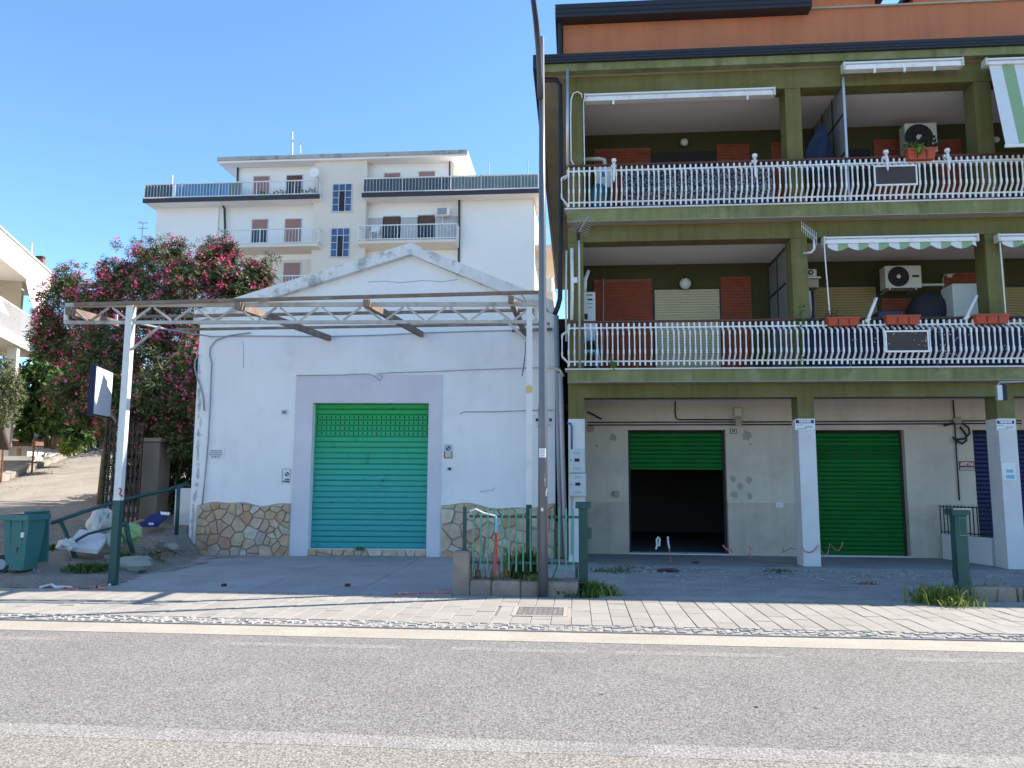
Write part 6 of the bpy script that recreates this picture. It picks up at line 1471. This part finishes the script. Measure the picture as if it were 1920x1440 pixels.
o = MB().bar(aty(232,986,14.4), aty(268,975,14.9), .07, .03).build('plank', M('pale_wood', (.36,.29,.18), .8, .15, 5), None); tag(o, 'pale wooden plank lying beside the flattened blue carton', 'plank')
# rocks and rubble, leaf litter
for k, (px, py, r, lb) in enumerate(((246,1066,.24,'large pale broken concrete lump at the foot of the white topped post'), (215,1050,.12,'small stone left of the white topped post'), (262,1058,.16,'flat stone where the bank meets the driveway'), (318,1030,.13,'small stone on the bank near the warehouse corner'))):
    c = gt(px, py); o = MB().blob(c+Vector((0,0,r*.25)), (r*1.3,r,r*.6), 50+k, 9, 6, .25).build('rock', m_slab, None); tag(o, lb, 'rock', 'stones on the bank')
mb = MB()
for k in range(900):
    if k < 260: p = gt(R.gauss(300,22), R.gauss(1036,7))
    elif k < 560: y = R.uniform(16,30); x = kerb_x(y)+abs(R.gauss(0,.7))+.05; p = onterr(x, y)
    else: x, y = R.uniform(-13,-7.6), R.uniform(11.6,16); p = onterr(x, y)
    p = p+Vector((0,0,.02)); a = R.uniform(0,6.3); d = Vector((cos(a),sin(a),R.uniform(-.1,.5)))*R.uniform(.04,.1); e_ = Vector((-sin(a),cos(a),R.uniform(-.1,.3)))*.02; mb.add([p, p+d*.5+e_, p+d, p+d*.5-e_], [(0,1,2,3)])
mb.build('leaf_litter', leafmat('litter', [(.10,.06,.03),(.22,.14,.07),(.30,.22,.13),(.45,.42,.38)], .9, .05), None, kind='stuff')
# tape and clutter on the pavement
def floor_tape(pts, r, mat, label): o = MB().tube([gz(px, py, .012) for px, py in pts], r, 5).build('barrier_tape', mat, None); return tag(o, label, 'barrier tape')
floor_tape([(76,1101),(88,1098),(96,1096),(104,1101),(118,1101),(134,1102)], .022, m_tapew, 'white crumpled tape lying on the pavement below the wheelie bin'); floor_tape([(112,1104),(124,1102),(132,1104),(146,1105)], .016, m_taper, 'red tape end lying beside the white crumpled tape')
floor_tape([(164,1101),(178,1101),(184,1099),(188,1103),(200,1104)], .02, m_taper, 'red and white tape lying left of the foot of the white topped post'); floor_tape([(205,1097),(210,1093),(217,1092)], .02, m_tapew, 'white tape knotted round the foot of the white topped post')
floor_tape([(740,1113),(770,1112),(800,1111),(842,1111)], .018, m_taper, 'red and white tape on the ground left of the low wall')
def block(px0, px1, py0, py1, label):
    b_ = gz((px0+px1)/2, py1); y = b_.y; a, b2 = aty(px0, py1, y), aty(px1, py0, y); u = root('stop_block', label, 'block', b_, group='small dark red blocks on the driveway')
    MB().bbox(a.x, b2.x, y, y+.07, 0, b2.z, .006).build('block', M('block_red', (.13,.02,.02), .7, .1, 6), u); MB().box(a.x-.16, b2.x+.1, y-.03, y+.1, .001, .008).build('plate', m_gut, u)
block(414, 422, 1095, 1101, 'small dark red block on the left half of the driveway edge'); block(646, 655, 1095, 1101, 'small dark red block near the middle of the driveway edge')
# weeds and dry stalks
m_grass = leafmat('grass_blade', [(.09,.16,.03),(.18,.26,.05),(.30,.34,.10),(.40,.36,.16)], .6, .4); m_dry = leafmat('dry_stalk', [(.22,.16,.08),(.36,.28,.15),(.30,.20,.10)], .8, .15); m_dkgrass = leafmat('dark_weed', [(.05,.10,.03),(.09,.16,.04),(.15,.20,.07)], .6, .25)
def tuft(c, n, h, r, mat, label, seed, droop=.5, wid=.009, name='weed_tuft'):
    rr = random.Random(seed); mb = MB()
    for i in range(n):
        a = rr.uniform(0, 6.3); q = c+Vector((rr.gauss(0,r*.45), rr.gauss(0,r*.35), -.01)); L_ = h*rr.uniform(.4,1.1); d = Vector((cos(a)*droop*rr.random(), sin(a)*droop*rr.random(), 1)).normalized()
        w = Vector((-sin(a), cos(a), 0))*wid*rr.uniform(.7,1.4); m_ = q+d*L_*.6; t = m_+(d+Vector((cos(a),sin(a),-.5))*droop*.8)*L_*.4
        mb.add([q-w, q+w, m_+w*.7, t, m_-w*.7], [(0,1,2,4),(4,2,3)])
    o = mb.build(name, mat, None); return tag(o, label, 'weeds', 'weeds along the walls', 'stuff' if n < 60 and name == 'weed_tuft' else None)
tuft(gz(1762,1130), 520, .34, .34, m_grass, 'lush grass tuft left of the gate post before the blue shutter', 1, 1.0); tuft(gz(1790,1134), 240, .2, .3, m_grass, 'low grass at the foot of the gate post before the blue shutter', 2, 1.1)
tuft(gz(1124,1114), 420, .2, .3, m_grass, 'sunlit grass spreading right of the gate post by the bar fence', 3, 1.2); tuft(gz(1108,1112), 200, .26, .12, m_grass, 'taller grass close against the gate post by the bar fence', 4, .8)
tuft(gz(1045,1113), 330, .22, .2, m_dkgrass, 'leafy green weeds at the foot of the low wall right of the lamp', 5, .9, .016); tuft(gz(1075,1115), 260, .17, .22, m_dkgrass, 'low weeds between the lamp and the gate post', 6, 1.1, .014)
tuft(Vector((aty(1000,1085,10.95).x,10.98,hl)), 90, .12, .12, m_grass, 'small weed on top of the low wall left of the lamp', 7, .9)
tuft(Vector((aty(985,1060,11.4).x,11.5,.15)), 260, .5, .26, m_dkgrass, 'dark leafy weed behind the bar fence near the right canopy post', 8, .6, .02)
for k, (px, h, lb) in enumerate(((948,.62,'tall dry branching stalk behind the right part of the bar fence'), (893,.5,'dry stalks behind the left part of the bar fence'), (925,.42,'dry stalks behind the middle of the bar fence'))): tuft(Vector((aty(px,1070,11.05).x,11.1,.15)), 26, h, .1, m_dry, lb, 30+k, .35, .009, 'dry_stalks')
for k in range(4): x = aty(888+50*k,1085,10.9).x; tuft(Vector((x,11.0,hl-.01)), 34, .1, .18, m_dry, ['short dry grass at the left end of the low wall top','short dry grass on the low wall below the ribbons','short dry grass on the low wall left of the lamp','short dry grass on the low wall right of the lamp'][k], 40+k, .9, .006)
tuft(gt(168,1070), 700, .2, .36, m_dkgrass, 'dark green weed clump left of the white topped green post', 9, 1.2, .012); tuft(gt(105,1030), 200, .16, .22, m_dkgrass, 'dark weeds right of the wheelie bin', 10, 1.1, .012); tuft(gt(234,1050), 220, .2, .2, m_dkgrass, 'dark weeds right of the white topped green post', 11, 1.0, .012)
tuft(gt(290,1045), 160, .14, .3, m_dry, 'dry grass heap at the foot of the bank near the driveway', 12, 1.3, .008)
for k, (px, py, w, n, lb) in enumerate(((1160,1058,.75,300,'long strip of moss and weeds along the portico step'),(1150,1072,.55,260,'patch of weeds on the old asphalt right of the gate post'),(1243,1060,.2,90,'weeds below the dark doorway'),(1262,1061,.22,80,'dry weeds below the hanging tape'),(1440,1062,.14,50,'single dry weed at the step left of the middle pillar'),(1460,1072,.3,90,'weeds on the broken asphalt before the middle pillar'),(1625,1095,.14,60,'small brown weed on the old asphalt before the green shutter'))): 
    c = gz(px, py, -.03); o = tuft(c, n, .09, w, m_dkgrass if k not in (3,4,6) else m_dry, lb, 50+k, 1.4, .012); o['kind'] = 'stuff'
o = tuft(Vector((aty(1840,1090,11.3).x,11.3,0)), 130, .3, .5, m_grass, 'tall grass stems behind the low rendered kerb wall', 70, .5); o['kind'] = 'stuff'; tuft(gp_base if False else G(-.2,-.02,.13), 40, .1, .12, m_dkgrass, 'small weed growing from the shutter threshold', 71, .9, .012)
o = MB().blob(gz(1250,1071,-.02), (.2,.09,.05), 77, 10, 6, .3).build('litter', M('dark_rag', (.07,.05,.055), .9, .3, 12), None); tag(o, 'dark crumpled rag on the asphalt below the dark doorway', 'rag')
o = MB().blob(gz(1304,1058,-.02), (.1,.06,.05), 78, 9, 5, .35).build('litter', m_ink, None); tag(o, 'small dark scrap at the step right of the rag', 'litter')
